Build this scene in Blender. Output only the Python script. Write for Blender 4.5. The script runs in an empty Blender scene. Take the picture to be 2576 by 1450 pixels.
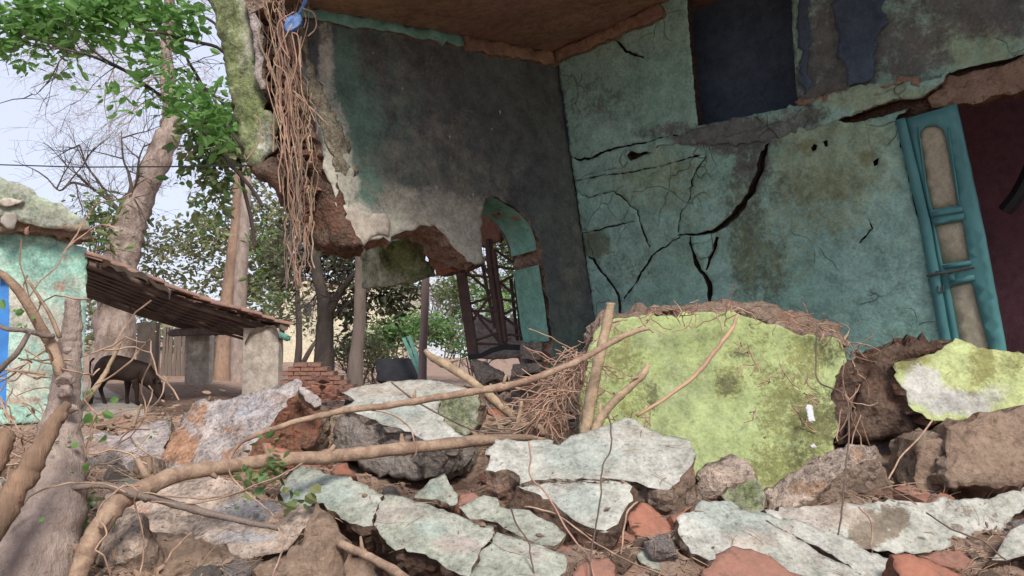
import bpy, math, random
import numpy as np
from mathutils import Vector, noise
from mathutils.geometry import delaunay_2d_cdt

random.seed(7)
SC = bpy.context.scene
COL = SC.collection

# ------------------------------------------------------------------ camera, sky, sun, exposure
F, CX, CY, EYE = 1932.0, 1288.0, 725.0, 1.6
PITCH = math.radians(3.7)
cam_data = bpy.data.cameras.new("camera")
cam = bpy.data.objects.new("camera", cam_data)
COL.objects.link(cam)
cam.location = (0, 0, EYE)
cam.rotation_euler = (math.pi / 2 + PITCH, 0, 0)
cam_data.sensor_width = 36.0
cam_data.lens = 27.0
cam_data.clip_start = 0.05
cam_data.clip_end = 3000
SC.camera = cam

SUN_ELEV, SUN_AZ = math.radians(44), math.radians(160)   # azimuth clockwise from +Y : behind the camera, left
world = bpy.data.worlds.new("World")
SC.world = world
world.use_nodes = True
wn = world.node_tree
bg = wn.nodes["Background"]
sky = wn.nodes.new("ShaderNodeTexSky")
sky.sky_type = 'NISHITA'
sky.sun_disc = False
sky.sun_elevation = SUN_ELEV
sky.sun_rotation = SUN_AZ
sky.altitude = 0
sky.air_density = 1.0
sky.dust_density = 1.5
sky.ozone_density = 2.0
hz = wn.nodes.new("ShaderNodeMix"); hz.data_type = 'RGBA'      # thin overcast: the blue sky veiled by pale cloud
hz.inputs[0].default_value = .85
wn.links.new(sky.outputs[0], hz.inputs[6])
hz.inputs[7].default_value = (3.7, 3.85, 4.6, 1)
wn.links.new(hz.outputs[2], bg.inputs[0])
bg.inputs[1].default_value = 0.12

sun_data = bpy.data.lights.new("sun", 'SUN')
sun_data.energy = 2.3
sun_data.angle = math.radians(18)
sun_data.color = (1.0, 0.95, 0.88)
sun = bpy.data.objects.new("sun", sun_data)
COL.objects.link(sun)
sd = Vector((math.sin(SUN_AZ) * math.cos(SUN_ELEV), math.cos(SUN_AZ) * math.cos(SUN_ELEV), math.sin(SUN_ELEV)))
sun.rotation_euler = sd.to_track_quat('Z', 'Y').to_euler()
sun.location = (-4, -4, 12)

vs = SC.view_settings
vs.view_transform = 'Standard'
vs.look = 'None'
vs.exposure = 0.9
vs.gamma = 1
SC.cycles.max_bounces = 6
SC.cycles.transparent_max_bounces = 6
SC.cycles.use_denoising = True

# ------------------------------------------------------------------ geometry helpers
def ray(x, y):
    a, b = (x - CX) / F, (CY - y) / F
    return Vector((a, math.cos(PITCH) - math.sin(PITCH) * b, math.sin(PITCH) + math.cos(PITCH) * b))

def P(x, y, d):
    r = ray(x, y)
    return Vector((0, 0, EYE)) + r * (d / r.y)

class Pl:
    def __init__(s, o, n, up=None):
        s.o = Vector(o); s.n = Vector(n).normalized()
        up = Vector(up) if up is not None else Vector((0, 0, 1))
        if abs(s.n.dot(up.normalized())) > .97: up = Vector((0, 1, 0))
        s.u = up.cross(s.n).normalized(); s.v = s.n.cross(s.u).normalized()
    def hit(s, x, y):
        r = ray(x, y); c = Vector((0, 0, EYE))
        return c + r * ((s.o - c).dot(s.n) / r.dot(s.n))
    def to2(s, p):
        d = p - s.o
        return (d.dot(s.u), d.dot(s.v))
    def at(s, a, b):
        return s.o + s.u * a + s.v * b

def pin(pts, poly):
    """vectorised point in polygon"""
    x, y = pts[:, 0], pts[:, 1]
    r = np.zeros(len(pts), bool)
    n = len(poly)
    for i in range(n):
        x1, y1 = poly[i]; x2, y2 = poly[(i + 1) % n]
        if y1 == y2: continue
        c = ((y1 > y) != (y2 > y)) & (x < (x2 - x1) * (y - y1) / (y2 - y1) + x1)
        r ^= c
    return r

def mk(name, V, Fc, mats, mi=None, parent=None, label=None, cat=None, group=None, kind=None, smooth=None, attrs=None, origin=None):
    V = np.asarray([tuple(v) for v in V], float).reshape(-1, 3)
    if origin is None:
        origin = (V.min(0) + V.max(0)) / 2; origin[2] = V[:, 2].min()
    origin = np.asarray(tuple(origin), float)
    me = bpy.data.meshes.new(name)
    me.from_pydata((V - origin).tolist(), [], [tuple(f) for f in Fc])
    if not isinstance(mats, (list, tuple)): mats = [mats]
    for m in mats: me.materials.append(m)
    if mi is not None: me.polygons.foreach_set('material_index', list(mi))
    if smooth is not None:
        me.polygons.foreach_set('use_smooth', [smooth] * len(me.polygons) if isinstance(smooth, bool) else list(smooth))
    if attrs:
        for k, vals in attrs.items():
            at = me.color_attributes.new(k, 'FLOAT_COLOR', 'POINT')
            at.data.foreach_set('color', np.asarray(vals, np.float32).ravel())
    me.update()
    o = bpy.data.objects.new(name, me)
    COL.objects.link(o)
    o.location = origin
    if parent is not None:
        o.parent = parent
        o.location = Vector(origin) - parent_world(parent)
    tag(o, label, cat, group, kind)
    return o

def parent_world(p):
    v = Vector(p.location)
    while p.parent is not None:
        p = p.parent; v += Vector(p.location)
    return v

def tag(o, label=None, cat=None, group=None, kind=None):
    if label: o['label'] = label
    if cat: o['category'] = cat
    if group: o['group'] = group
    if kind: o['kind'] = kind

def thing(name, loc, label, cat, group=None):
    o = bpy.data.objects.new(name, None)
    o.empty_display_size = .1
    COL.objects.link(o)
    o.location = loc
    tag(o, label, cat, group)
    return o

def fr(p, s=1.0, o=4):
    return noise.fractal(Vector(p) * s, 1.0, 2.0, o)

JR = random.Random(99)
def resample(pts, seg, jag, seed, jf=1.0):
    """closed polygon in 2D -> finer, jagged"""
    out = []
    n = len(pts)
    for i in range(n):
        a = np.array(pts[i]); b = np.array(pts[(i + 1) % n])
        L = np.linalg.norm(b - a)
        if L < 1e-6: continue
        k = max(1, int(L / seg))
        nr = np.array([-(b - a)[1], (b - a)[0]]) / L
        for j in range(k):
            t = j / k
            p = a + (b - a) * t
            e = 1.0 if k > 1 else .5
            d = jag * e * (noise.noise((p[0] * 9 * jf + seed, p[1] * 9 * jf, seed)) + .6 * noise.noise((p[0] * 31 * jf, p[1] * 31 * jf + seed, 3)))
            q = p + nr * (d + JR.gauss(0, .20) * min(jag * 2.5, seg)) + (b - a) / L * JR.uniform(-.22, .22) * seg * (j > 0)
            out.append((float(q[0]), float(q[1])))
    return out

def catmull(pts, n=6):
    pts = [np.array(p, float) for p in pts]
    if len(pts) < 3:
        return [tuple(pts[0] + (pts[-1] - pts[0]) * i / n) for i in range(n + 1)]
    P_ = [2 * pts[0] - pts[1]] + pts + [2 * pts[-1] - pts[-2]]
    out = []
    for i in range(1, len(P_) - 2):
        p0, p1, p2, p3 = P_[i - 1:i + 3]
        for k in range(n):
            t = k / n
            out.append(tuple(.5 * (2 * p1 + (p2 - p0) * t + (2 * p0 - 5 * p1 + 4 * p2 - p3) * t * t + (3 * p1 - p0 - 3 * p2 + p3) * t ** 3)))
    out.append(tuple(pts[-1]))
    return out

def slab(name, poly, pl, thick, mats, ext=None, grid=.035, jag=.012, relief=.006, rfreq=6, bulge=0, brad=.08, side=.02, rings=None,
         holes=(), masks=(), clip=None, dispf=None, backcap=True, jf=1.0, seed=None, in3d=False, taper=0.0, **kw):
    seed = seed if seed is not None else (hash_s(name + str(poly[0])) % 97)
    if in3d: p2 = [pl.to2(Vector(q)) for q in poly]
    else: p2 = [pl.to2(pl.hit(x, y)) for x, y in poly]
    A = sum(p2[i][0] * p2[(i + 1) % len(p2)][1] - p2[(i + 1) % len(p2)][0] * p2[i][1] for i in range(len(p2)))
    if A < 0: p2 = p2[::-1]
    out = resample(p2, grid, jag, seed, jf)
    hs = []
    for h in holes:
        if not in3d: h = [pl.to2(pl.hit(x, y)) for x, y in h]
        hs.append(resample(h, grid * .7, jag * .5, seed + 1, jf))
    verts = list(out); edges = [(i, (i + 1) % len(out)) for i in range(len(out))]
    for h in hs:
        b = len(verts); verts += h
        edges += [(b + i, b + (i + 1) % len(h)) for i in range(len(h))]
    a = np.array(out); lo = a.min(0); hi = a.max(0)
    gx = np.arange(lo[0], hi[0], grid); gy = np.arange(lo[1], hi[1], grid * .87)
    rng = np.random.RandomState(seed)
    G = []
    for j, y in enumerate(gy):
        row = np.stack([gx + (grid / 2 if j % 2 else 0), np.full(len(gx), y)], 1)
        G.append(row)
    G = np.concatenate(G) if len(G) else np.zeros((0, 2))
    G = G + rng.uniform(-.22, .22, G.shape) * grid
    G = G[pin(G, out)]
    for h in hs: G = G[~pin(G, h)]
    # keep off the outline
    if len(G):
        B = np.array(verts)
        keep = np.ones(len(G), bool)
        for i in range(0, len(G), 2000):
            d = np.min(((G[i:i + 2000, None, :] - B[None]) ** 2).sum(2), axis=1)
            keep[i:i + 2000] = d > (grid * .45) ** 2
        G = G[keep]
    verts += [tuple(g) for g in G.tolist()]
    res = delaunay_2d_cdt([Vector(v) for v in verts], edges, [], 0, 1e-5)
    rv, rf = res[0], res[2]
    V2 = np.array([(v.x, v.y) for v in rv])
    tri = np.array([f for f in rf if len(f) == 3])
    cen = V2[tri].mean(1)
    ok = pin(cen, out)
    for h in hs: ok &= ~pin(cen, h)
    tri = tri[ok]
    # orient ccw
    t = V2[tri]
    ar = (t[:, 1, 0] - t[:, 0, 0]) * (t[:, 2, 1] - t[:, 0, 1]) - (t[:, 2, 0] - t[:, 0, 0]) * (t[:, 1, 1] - t[:, 0, 1])
    tri[ar < 0] = tri[ar < 0][:, ::-1]
    used = np.unique(tri)
    remap = -np.ones(len(V2), int); remap[used] = np.arange(len(used))
    tri = remap[tri]; V2 = V2[used]
    # boundary edges
    es = {}
    for f in tri.tolist():
        for k in range(3):
            es[(f[k], f[(k + 1) % 3])] = 1
    bnd = [(i, j) for (i, j) in es if (j, i) not in es]
    bset = sorted({i for e in bnd for i in e})
    # relief and bulge
    ob = np.array(out)
    if bulge and len(V2):
        dist = np.zeros(len(V2))
        for i in range(0, len(V2), 2000):
            dist[i:i + 2000] = np.sqrt(np.min(((V2[i:i + 2000, None, :] - ob[None]) ** 2).sum(2), axis=1))
        bl = 1 - (1 - np.clip(dist / brad, 0, 1)) ** 2
    else: bl = np.zeros(len(V2))
    V3 = []
    off = seed * 3.1
    for k, (x, y) in enumerate(V2):
        h = relief * fr((x * rfreq + off, y * rfreq, off), 1, 4)
        h += bulge * bl[k]
        p = pl.at(x, y)
        if dispf: h += dispf(p, x, y)
        V3.append(p + pl.n * h)
    n0 = len(V3)
    ext = (Vector(ext).normalized() if ext is not None else -pl.n)
    rings = rings or max(1, min(7, int(thick / (grid * .9))))
    Fc = [tuple(f) for f in tri.tolist()]; mi = [0] * len(Fc)
    prev = {i: i for i in bset}
    # outward dir per boundary vert in plane
    outd = {i: np.zeros(2) for i in bset}
    for i, j in bnd:
        d = V2[j] - V2[i]; nn = np.array([d[1], -d[0]]); L = np.linalg.norm(nn) + 1e-9
        outd[i] += nn / L; outd[j] += nn / L
    for r in range(1, rings + 1):
        cur = {}
        for i in bset:
            base = pl.at(*V2[i]); t_ = r / rings
            o3 = pl.u * outd[i][0] + pl.v * outd[i][1]
            if o3.length > 1e-6: o3.normalize()
            q = base + ext * (thick * t_)
            w = side * (1.1 * noise.noise(q * 7 + Vector((seed, 0, 0))) + .8 * noise.noise(q * 19) + .5 * noise.noise(q * 47)) - taper * t_
            q = q + o3 * w + ext * (side * .35 * noise.noise(q * 13 + Vector((0, seed, 0))))
            cur[i] = len(V3); V3.append(q)
        for i, j in bnd:
            Fc.append((prev[j], prev[i], cur[i], cur[j])); mi.append(1)
        prev = cur
    if backcap:
        bm = {}
        for k in range(n0):
            if k in prev: bm[k] = prev[k]
            else:
                bm[k] = len(V3); V3.append(pl.at(*V2[k]) + ext * thick)
        for f in tri.tolist():
            Fc.append((bm[f[2]], bm[f[1]], bm[f[0]])); mi.append(1)
    attrs = None
    if masks:
        M = np.zeros((len(V3), 4), np.float32); M[:, 3] = 1
        for k in range(n0):
            p = V3[k]
            sx, sy = proj(p)
            for (ch, cx, cy, rx, ry, s) in masks:
                d = ((sx - cx) / rx) ** 2 + ((sy - cy) / ry) ** 2
                if d < 1: M[k, ch] = max(M[k, ch], s * (1 - d) ** .5)
        attrs = {'msk': M}
    if not isinstance(mats, (list, tuple)): mats = [mats, mats]
    return mk(name, V3, Fc, mats, mi, attrs=attrs, smooth=[m == 0 for m in mi], **kw)

def hash_s(s):
    h = 0
    for c in s: h = (h * 31 + ord(c)) % 1000003
    return h

def proj(p):
    d = p - Vector((0, 0, EYE))
    cyy = -math.sin(PITCH) * d.y + math.cos(PITCH) * d.z
    dep = math.cos(PITCH) * d.y + math.sin(PITCH) * d.z
    return CX + F * d.x / dep, CY - F * cyy / dep

def tube_data(path, rads, sides=6, wig=0.0, seed=0, knob=0.0):
    """path: 3D points"""
    V, Fc = [], []
    n = len(path)
    path = [Vector(p) for p in path]
    t0 = (path[1] - path[0]).normalized()
    ref = Vector((0, 0, 1)) if abs(t0.z) < .9 else Vector((1, 0, 0))
    a = t0.cross(ref).normalized()
    for i in range(n):
        t = (path[min(n - 1, i + 1)] - path[max(0, i - 1)])
        if t.length < 1e-9: t = t0
        t.normalize()
        a = (a - t * a.dot(t))
        if a.length < 1e-6: a = t.orthogonal()
        a.normalize(); b = t.cross(a)
        for k in range(sides):
            an = 2 * math.pi * k / sides
            d = a * math.cos(an) + b * math.sin(an)
            r = rads[i]
            if wig: r *= 1 + wig * noise.noise(path[i] * (2.2 / max(rads[i], .004)) * .35 + d * .9 + Vector((seed, 0, 0)))
            V.append(path[i] + d * r)
    for i in range(n - 1):
        for k in range(sides):
            k2 = (k + 1) % sides
            Fc.append((i * sides + k, i * sides + k2, (i + 1) * sides + k2, (i + 1) * sides + k))
    Fc.append(tuple(range(sides))[::-1]); Fc.append(tuple((n - 1) * sides + k for k in range(sides)))
    return V, Fc

class MB:
    def __init__(s): s.V = []; s.F = []; s.M = []
    def add(s, V, Fc, m=0):
        b = len(s.V); s.V += list(V); s.F += [tuple(i + b for i in f) for f in Fc]; s.M += [m] * len(Fc)
    def tube(s, path, rads, sides=6, wig=0, m=0, seed=0):
        V, Fc = tube_data(path, rads, sides, wig, seed); s.add(V, Fc, m)
    def box(s, o, u, v, w, m=0):
        """box from corner o spanned by vectors"""
        o, u, v, w = map(Vector, (o, u, v, w))
        V = [o, o + u, o + u + v, o + v, o + w, o + u + w, o + u + v + w, o + v + w]
        if u.cross(v).dot(w) > 0: Fc = [(3, 2, 1, 0), (4, 5, 6, 7), (0, 1, 5, 4), (1, 2, 6, 5), (2, 3, 7, 6), (3, 0, 4, 7)]
        else: Fc = [(0, 1, 2, 3), (7, 6, 5, 4), (4, 5, 1, 0), (5, 6, 2, 1), (6, 7, 3, 2), (7, 4, 0, 3)]
        s.add(V, Fc, m)
    def build(s, name, mats, **kw):
        return mk(name, s.V, s.F, mats, s.M, **kw)

def pxpath(pts, n=6, wob=0.0, seed=0):
    """pts: (x, y, depth, r_px) control points -> path, radii in metres"""
    c = catmull(pts, n)
    path, rad = [], []
    for i, (x, y, d, r) in enumerate(c):
        p = P(x, y, d)
        if wob:
            p = p + Vector((noise.noise((i * .35, seed, 0)), noise.noise((seed, i * .35, 4)), noise.noise((9, seed, i * .35)))) * wob
        path.append(p); rad.append(max(r, .3) * d / F)
    return path, rad
# ------------------------------------------------------------------ materials
def new_mat(name, rough=.9, spec=.25):
    m = bpy.data.materials.new(name); m.use_nodes = True
    nt = m.node_tree; b = nt.nodes["Principled BSDF"]
    b.inputs['Roughness'].default_value = rough
    b.inputs['Specular IOR Level'].default_value = spec
    return m, nt, b

class N:
    """tiny node builder"""
    def __init__(s, nt, coord='Object'):
        s.nt = nt
        tc = nt.nodes.new('ShaderNodeTexCoord'); s.co = tc.outputs[coord]
    def lnk(s, a, sock):
        if hasattr(a, 'is_output'): s.nt.links.new(a, sock)
        else: sock.default_value = a
    def map(s, scale, co=None, rot=(0, 0, 0), loc=(0, 0, 0)):
        n = s.nt.nodes.new('ShaderNodeMapping')
        s.nt.links.new(co or s.co, n.inputs[0])
        n.inputs['Scale'].default_value = scale if isinstance(scale, tuple) else (scale,) * 3
        n.inputs['Rotation'].default_value = rot
        n.inputs['Location'].default_value = loc
        return n.outputs[0]
    def noise(s, scale, detail=5, rough=.6, dist=0, co=None, w=0):
        n = s.nt.nodes.new('ShaderNodeTexNoise'); n.noise_dimensions = '3D'
        c = co or s.co
        if w: c = s.map(1.0, c, loc=(w, w * 2, -w))
        s.nt.links.new(c, n.inputs['Vector'])
        n.inputs['Scale'].default_value = scale; n.inputs['Detail'].default_value = detail
        n.inputs['Roughness'].default_value = rough; n.inputs['Distortion'].default_value = dist
        return n.outputs['Fac']
    def voro(s, scale, feat='F1', out='Distance', co=None):
        n = s.nt.nodes.new('ShaderNodeTexVoronoi'); n.feature = feat
        s.nt.links.new(co or s.co, n.inputs['Vector']); n.inputs['Scale'].default_value = scale
        return n.outputs[out]
    def math(s, op, a, b=0.0, c=0.0, clamp=False):
        n = s.nt.nodes.new('ShaderNodeMath'); n.operation = op; n.use_clamp = clamp
        s.lnk(a, n.inputs[0]); s.lnk(b, n.inputs[1]); s.lnk(c, n.inputs[2])
        return n.outputs[0]
    def step(s, v, lo, hi, a=0.0, b=1.0):
        n = s.nt.nodes.new('ShaderNodeMapRange'); n.interpolation_type = 'SMOOTHSTEP'
        s.lnk(v, n.inputs[0]); n.inputs[1].default_value = lo; n.inputs[2].default_value = hi
        n.inputs[3].default_value = a; n.inputs[4].default_value = b
        return n.outputs[0]
    def mix(s, f, a, b, mode='MIX'):
        n = s.nt.nodes.new('ShaderNodeMix'); n.data_type = 'RGBA'; n.blend_type = mode
        s.lnk(f, n.inputs[0])
        for sock, v in ((n.inputs[6], a), (n.inputs[7], b)):
            if hasattr(v, 'is_output'): s.nt.links.new(v, sock)
            else: sock.default_value = (v[0], v[1], v[2], 1)
        return n.outputs[2]
    def mul(s, c, v):
        n = s.nt.nodes.new('ShaderNodeVectorMath'); n.operation = 'SCALE'
        s.nt.links.new(c, n.inputs[0]); s.lnk(v, n.inputs['Scale'])
        return n.outputs[0]
    def bump(s, h, strength, dist, b, prev=None):
        n = s.nt.nodes.new('ShaderNodeBump'); n.inputs['Strength'].default_value = strength
        n.inputs['Distance'].default_value = dist
        s.nt.links.new(h, n.inputs['Height'])
        if prev is not None: s.nt.links.new(prev, n.inputs['Normal'])
        s.nt.links.new(n.outputs[0], b.inputs['Normal'])
        return n.outputs[0]

def plaster(name, a, b, specks=None, stains=(), scale=3.0, bump=.5, bdist=.01, speck_amt=.6, streak=False, cracks=0.0, contrast=.35, rough=.92, fine=60):
    m, nt, bs = new_mat(name, rough)
    n = N(nt)
    c = n.mix(n.step(n.noise(scale, 6, .62, .3), .36, .64), a, b)
    f1 = n.noise(fine, 4, .7); f2 = n.noise(fine * .22, 5, .65, 0, None, 3)
    if specks is not None:
        c = n.mix(n.math('MULTIPLY', n.step(n.noise(scale * 5, 7, .75, .5, None, 7), .52, .66), speck_amt), c, specks)
    if stains:
        at = nt.nodes.new('ShaderNodeVertexColor'); at.layer_name = 'msk'
        sp = nt.nodes.new('ShaderNodeSeparateColor'); nt.links.new(at.outputs[0], sp.inputs[0])
        for k, st in enumerate(stains):
            if st is None: continue
            colr, sc, amt, soft = st
            nz = n.noise(sc, 9, .82, .3, n.map((1, 1, .45)) if streak else None, 11 + k * 5)
            v = n.math('ADD', n.math('MULTIPLY', sp.outputs[k], 1.25), n.math('MULTIPLY', n.math('SUBTRACT', nz, .5), 3.4))
            fac = n.math('MULTIPLY', n.step(v, .62 - soft, .62 + soft), amt)
            fac = n.math('MULTIPLY', fac, n.step(sp.outputs[k], .0, .12))
            c = n.mix(fac, c, colr)
    k = n.math('ADD', n.step(f1, .3, .7, -.65, .55), n.step(f2, .32, .68, -.7, .6))
    k = n.math('ADD', k, n.step(n.noise(scale * 1.7, 5, .6, 0, None, 17), .35, .65, -.3, .3))
    k = n.math('ADD', n.math('MULTIPLY', k, contrast), 1.0)
    pit = n.step(n.noise(fine * 1.1, 3, .6, .4, None, 29), .62, .74)
    k = n.math('MULTIPLY', k, n.math('SUBTRACT', 1.0, n.math('MULTIPLY', pit, .28)))
    c = n.mul(c, k)
    h = n.math('ADD', n.math('MULTIPLY', f1, .9), n.math('MULTIPLY', f2, 1.6))
    h = n.math('SUBTRACT', h, n.math('MULTIPLY', pit, .5))
    if cracks:
        wv = n.co
        add = nt.nodes.new('ShaderNodeVectorMath'); add.operation = 'ADD'
        sc_ = nt.nodes.new('ShaderNodeVectorMath'); sc_.operation = 'SCALE'
        nn = nt.nodes.new('ShaderNodeTexNoise'); nn.inputs['Scale'].default_value = 3
        nt.links.new(wv, nn.inputs['Vector']); nt.links.new(nn.outputs['Color'], sc_.inputs[0]); sc_.inputs['Scale'].default_value = .35
        nt.links.new(wv, add.inputs[0]); nt.links.new(sc_.outputs[0], add.inputs[1])
        vd = n.voro(2.6, 'DISTANCE_TO_EDGE', 'Distance', add.outputs[0])
        gate = n.step(n.noise(1.2, 3, .6, 0, None, 21), .54, .60)
        line = n.math('MULTIPLY', n.math('SUBTRACT', 1.0, n.step(vd, .0, .014)), gate)
        c = n.mix(n.math('MULTIPLY', line, cracks), c, (.02, .02, .018))
        h = n.math('SUBTRACT', h, n.math('MULTIPLY', line, 1.5))
    nt.links.new(c, bs.inputs['Base Color'])
    n.bump(h, bump, bdist, bs)
    return m

def rubblemat(name, a, b, c3, red=None, scale=5, bump=1.0, bdist=.03, redamt=.5, contrast=.7):
    m, nt, bs = new_mat(name, .95, .1)
    n = N(nt)
    c = n.mix(n.step(n.noise(scale, 7, .7, .6), .38, .62), a, b)
    c = n.mix(n.step(n.noise(scale * 2.7, 6, .7, .4, None, 5), .5, .66), c, c3)
    if red is not None:
        c = n.mix(n.math('MULTIPLY', n.step(n.noise(scale * .7, 4, .6, .3, None, 9), .5, .6), redamt), c, red)
    f = n.noise(scale * 9, 6, .75, .3)
    v = n.voro(scale * 5)
    c = n.mul(c, n.math('ADD', n.math('MULTIPLY', f, contrast * 1.6), 1 - contrast * .75))
    nt.links.new(c, bs.inputs['Base Color'])
    h = n.math('ADD', f, n.math('MULTIPLY', v, .7))
    n.bump(h, bump, bdist, bs)
    return m

def simple(name, a, b=None, scale=8, rough=.8, bump=.3, bdist=.005, stretch=None, spec=.3, metal=0, contrast=.4):
    m, nt, bs = new_mat(name, rough, spec)
    n = N(nt); b = b or tuple(x * .7 for x in a)
    co = n.map(stretch) if stretch else None
    f = n.noise(scale, 6, .65, .3, co)
    c = n.mix(n.step(f, .38, .62), a, b)
    f2 = n.noise(scale * 6, 5, .7, 0, co)
    c = n.mul(c, n.math('ADD', n.math('MULTIPLY', f2, contrast), 1 - contrast / 2))
    nt.links.new(c, bs.inputs['Base Color'])
    bs.inputs['Metallic'].default_value = metal
    if bump: n.bump(n.math('ADD', f, f2), bump, bdist, bs)
    return m

def leafmat(name, cols, trans=.35, rough=.55):
    m, nt, bs = new_mat(name, rough, .35)
    g = nt.nodes.new('ShaderNodeNewGeometry')
    r = nt.nodes.new('ShaderNodeValToRGB'); r.color_ramp.interpolation = 'LINEAR'
    els = r.color_ramp.elements
    for i, c in enumerate(cols):
        e = els[i] if i < 2 else els.new(0)
        e.position = i / (len(cols) - 1) if len(cols) > 1 else 0
    for i, c in enumerate(cols):
        pass
    ps = sorted([e for e in els], key=lambda e: e.position)
    for e, c in zip(ps, cols): e.color = (*c, 1)
    nt.links.new(g.outputs['Random Per Island'], r.inputs[0])
    nt.links.new(r.outputs[0], bs.inputs['Base Color'])
    tr = nt.nodes.new('ShaderNodeBsdfTranslucent')
    mx = nt.nodes.new('ShaderNodeMixShader'); mx.inputs[0].default_value = trans
    nt.links.new(r.outputs[0], tr.inputs[0])
    nt.links.new(bs.outputs[0], mx.inputs[1]); nt.links.new(tr.outputs[0], mx.inputs[2])
    nt.links.new(mx.outputs[0], nt.nodes['Material Output'].inputs[0])
    return m

M = {}
M['ground'] = rubblemat('ground_earth', (.26, .18, .135), (.36, .26, .20), (.17, .115, .085), (.30, .15, .10), 4, 1, .02, .35)
M['pale'] = plaster('pale_plaster', (.34, .335, .285), (.43, .42, .375), (.25, .225, .18), stains=[((.17, .13, .09), 9, .85, .12), ((.36, .30, .25), 5, .7, .2), ((.28, .325, .29), 4, .6, .3)], scale=3.5, bump=.9, bdist=.008, speck_amt=.5, contrast=.32)
M['palegreen'] = plaster('pale_green_plaster', (.285, .30, .24), (.35, .35, .295), (.21, .195, .15), stains=[((.20, .16, .12), 9, .8, .12), ((.32, .27, .23), 4, .8, .2), ((.28, .335, .30), 4, .6, .3)], scale=4.0, bump=.9, bdist=.008, contrast=.34)
M['pinkstone'] = plaster('weathered_render', (.42, .325, .26), (.35, .28, .23), (.21, .16, .13), stains=[((.34, .21, .13), 6, .8, .2), ((.30, .30, .31), 5, .7, .2), ((.30, .16, .10), 7, .7, .2)], scale=3.0, bump=1.0, bdist=.025, speck_amt=.55, contrast=.55, fine=45)
M['greystone'] = plaster('grey_render', (.34, .285, .26), (.41, .36, .335), (.24, .195, .175), stains=[((.36, .18, .09), 6, .85, .18), ((.24, .16, .12), 7, .8, .2), ((.33, .33, .36), 5, .6, .2)], scale=4.5, bump=1.0, bdist=.02, speck_amt=.5, contrast=.5, fine=50)
M['lime'] = plaster('lime_green_plaster', (.335, .39, .18), (.295, .35, .145), (.38, .41, .24), stains=[((.18, .175, .065), 34, .85, .2), ((.10, .10, .05), 40, .85, .2), ((.30, .34, .19), 6, .5, .3)], scale=2.2, bump=.7, bdist=.007, speck_amt=.35, contrast=.26)
M['yellowgreen'] = plaster('yellow_green_plaster', (.37, .41, .19), (.33, .36, .165), (.23, .235, .10), stains=[((.18, .17, .06), 20, .85, .3), ((.40, .38, .37), 30, .85, .35), ((.10, .10, .05), 20, .8, .25)], scale=3, bump=.5, bdist=.008, speck_amt=.5, contrast=.3)
M['break'] = rubblemat('broken_masonry', (.27, .19, .14), (.38, .29, .225), (.14, .095, .07), (.34, .15, .10), 7, 1, .03, .35)
M['breakred'] = rubblemat('broken_brick', (.33, .155, .095), (.24, .14, .10), (.16, .10, .07), (.40, .17, .10), 9, 1, .03, .5)
M['breakdark'] = rubblemat('dark_masonry', (.14, .09, .068), (.22, .15, .11), (.07, .045, .035), (.26, .115, .075), 8, 1, .035, .4)
M['breakgrey'] = rubblemat('grey_masonry', (.25, .215, .19), (.36, .31, .27), (.13, .105, .09), (.22, .15, .10), 8, 1, .03, .3)
M['brownrough'] = rubblemat('brown_rough_render', (.28, .195, .14), (.36, .26, .19), (.17, .12, .085), None, 6, 1, .02)
M['brick'] = rubblemat('red_brick', (.34, .15, .10), (.28, .125, .085), (.22, .12, .09), None, 6, .7, .008, .5, .45)
M['oldbrick'] = rubblemat('old_brick', (.30, .15, .11), (.25, .135, .10), (.17, .10, .08), None, 5, .7, .01, .5, .5)
M['mortar'] = rubblemat('mortar', (.17, .12, .095), (.13, .09, .07), (.08, .055, .045), None, 6, .7, .01)
M['bark'] = simple('grey_pink_bark', (.38, .295, .25), (.26, .20, .17), 9, .95, 1.0, .018, (1, 1, .45), contrast=.9)
M['barkbig'] = simple('peeling_bark', (.42, .33, .28), (.22, .165, .135), 3.5, .95, 1.0, .05, (1, 1, .5), contrast=.8)
M['barkorange'] = simple('orange_bark', (.36, .24, .17), (.25, .165, .12), 2.5, .95, 1.0, .05, (1, 1, .35), contrast=.7)
M['barkgrey'] = simple('grey_bark', (.20, .155, .13), (.14, .11, .09), 3, .95, .8, .03, (1, 1, .3), contrast=.6)
M['barkdark'] = simple('dark_bark', (.055, .045, .04), (.09, .07, .055), 4, .95, .8, .03, (1, 1, .4), contrast=.6)
M['stick'] = simple('dry_branch', (.37, .26, .18), (.23, .15, .105), 14, .85, .9, .006, None, contrast=.9)
M['stickpale'] = simple('pale_branch', (.42, .31, .20), (.28, .20, .13), 13, .85, .9, .006, contrast=.9)
M['stickdark'] = simple('dark_twig', (.10, .075, .06), (.16, .11, .085), 8, .9, .3, .003)
M['stickorange'] = simple('peeled_branch', (.46, .29, .19), (.36, .22, .15), 8, .8, .3, .003)
M['logwood'] = simple('split_log', (.27, .17, .11), (.12, .08, .055), 4, .9, 1, .015, (1, 1, .2), contrast=.7)
M['root'] = simple('dry_root', (.44, .30, .21), (.22, .135, .095), 10, .85, .3, .003)
M['rootpink'] = simple('pink_root', (.42, .25, .18), (.27, .17, .125), 10, .85, .3, .003)
M['straw'] = leafmat('dry_straw', [(.26, .165, .11), (.15, .09, .06), (.34, .22, .15), (.19, .105, .07), (.42, .30, .21)], .05, .9)
M['dryleaf'] = leafmat('dry_leaf', [(.22, .13, .08), (.30, .17, .10), (.14, .085, .06), (.36, .25, .17)], .1, .9)
M['leafbright'] = leafmat('bright_leaf', [(.16, .32, .08), (.24, .44, .13), (.11, .23, .065), (.36, .54, .22), (.18, .34, .10)], .5, .5)
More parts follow.
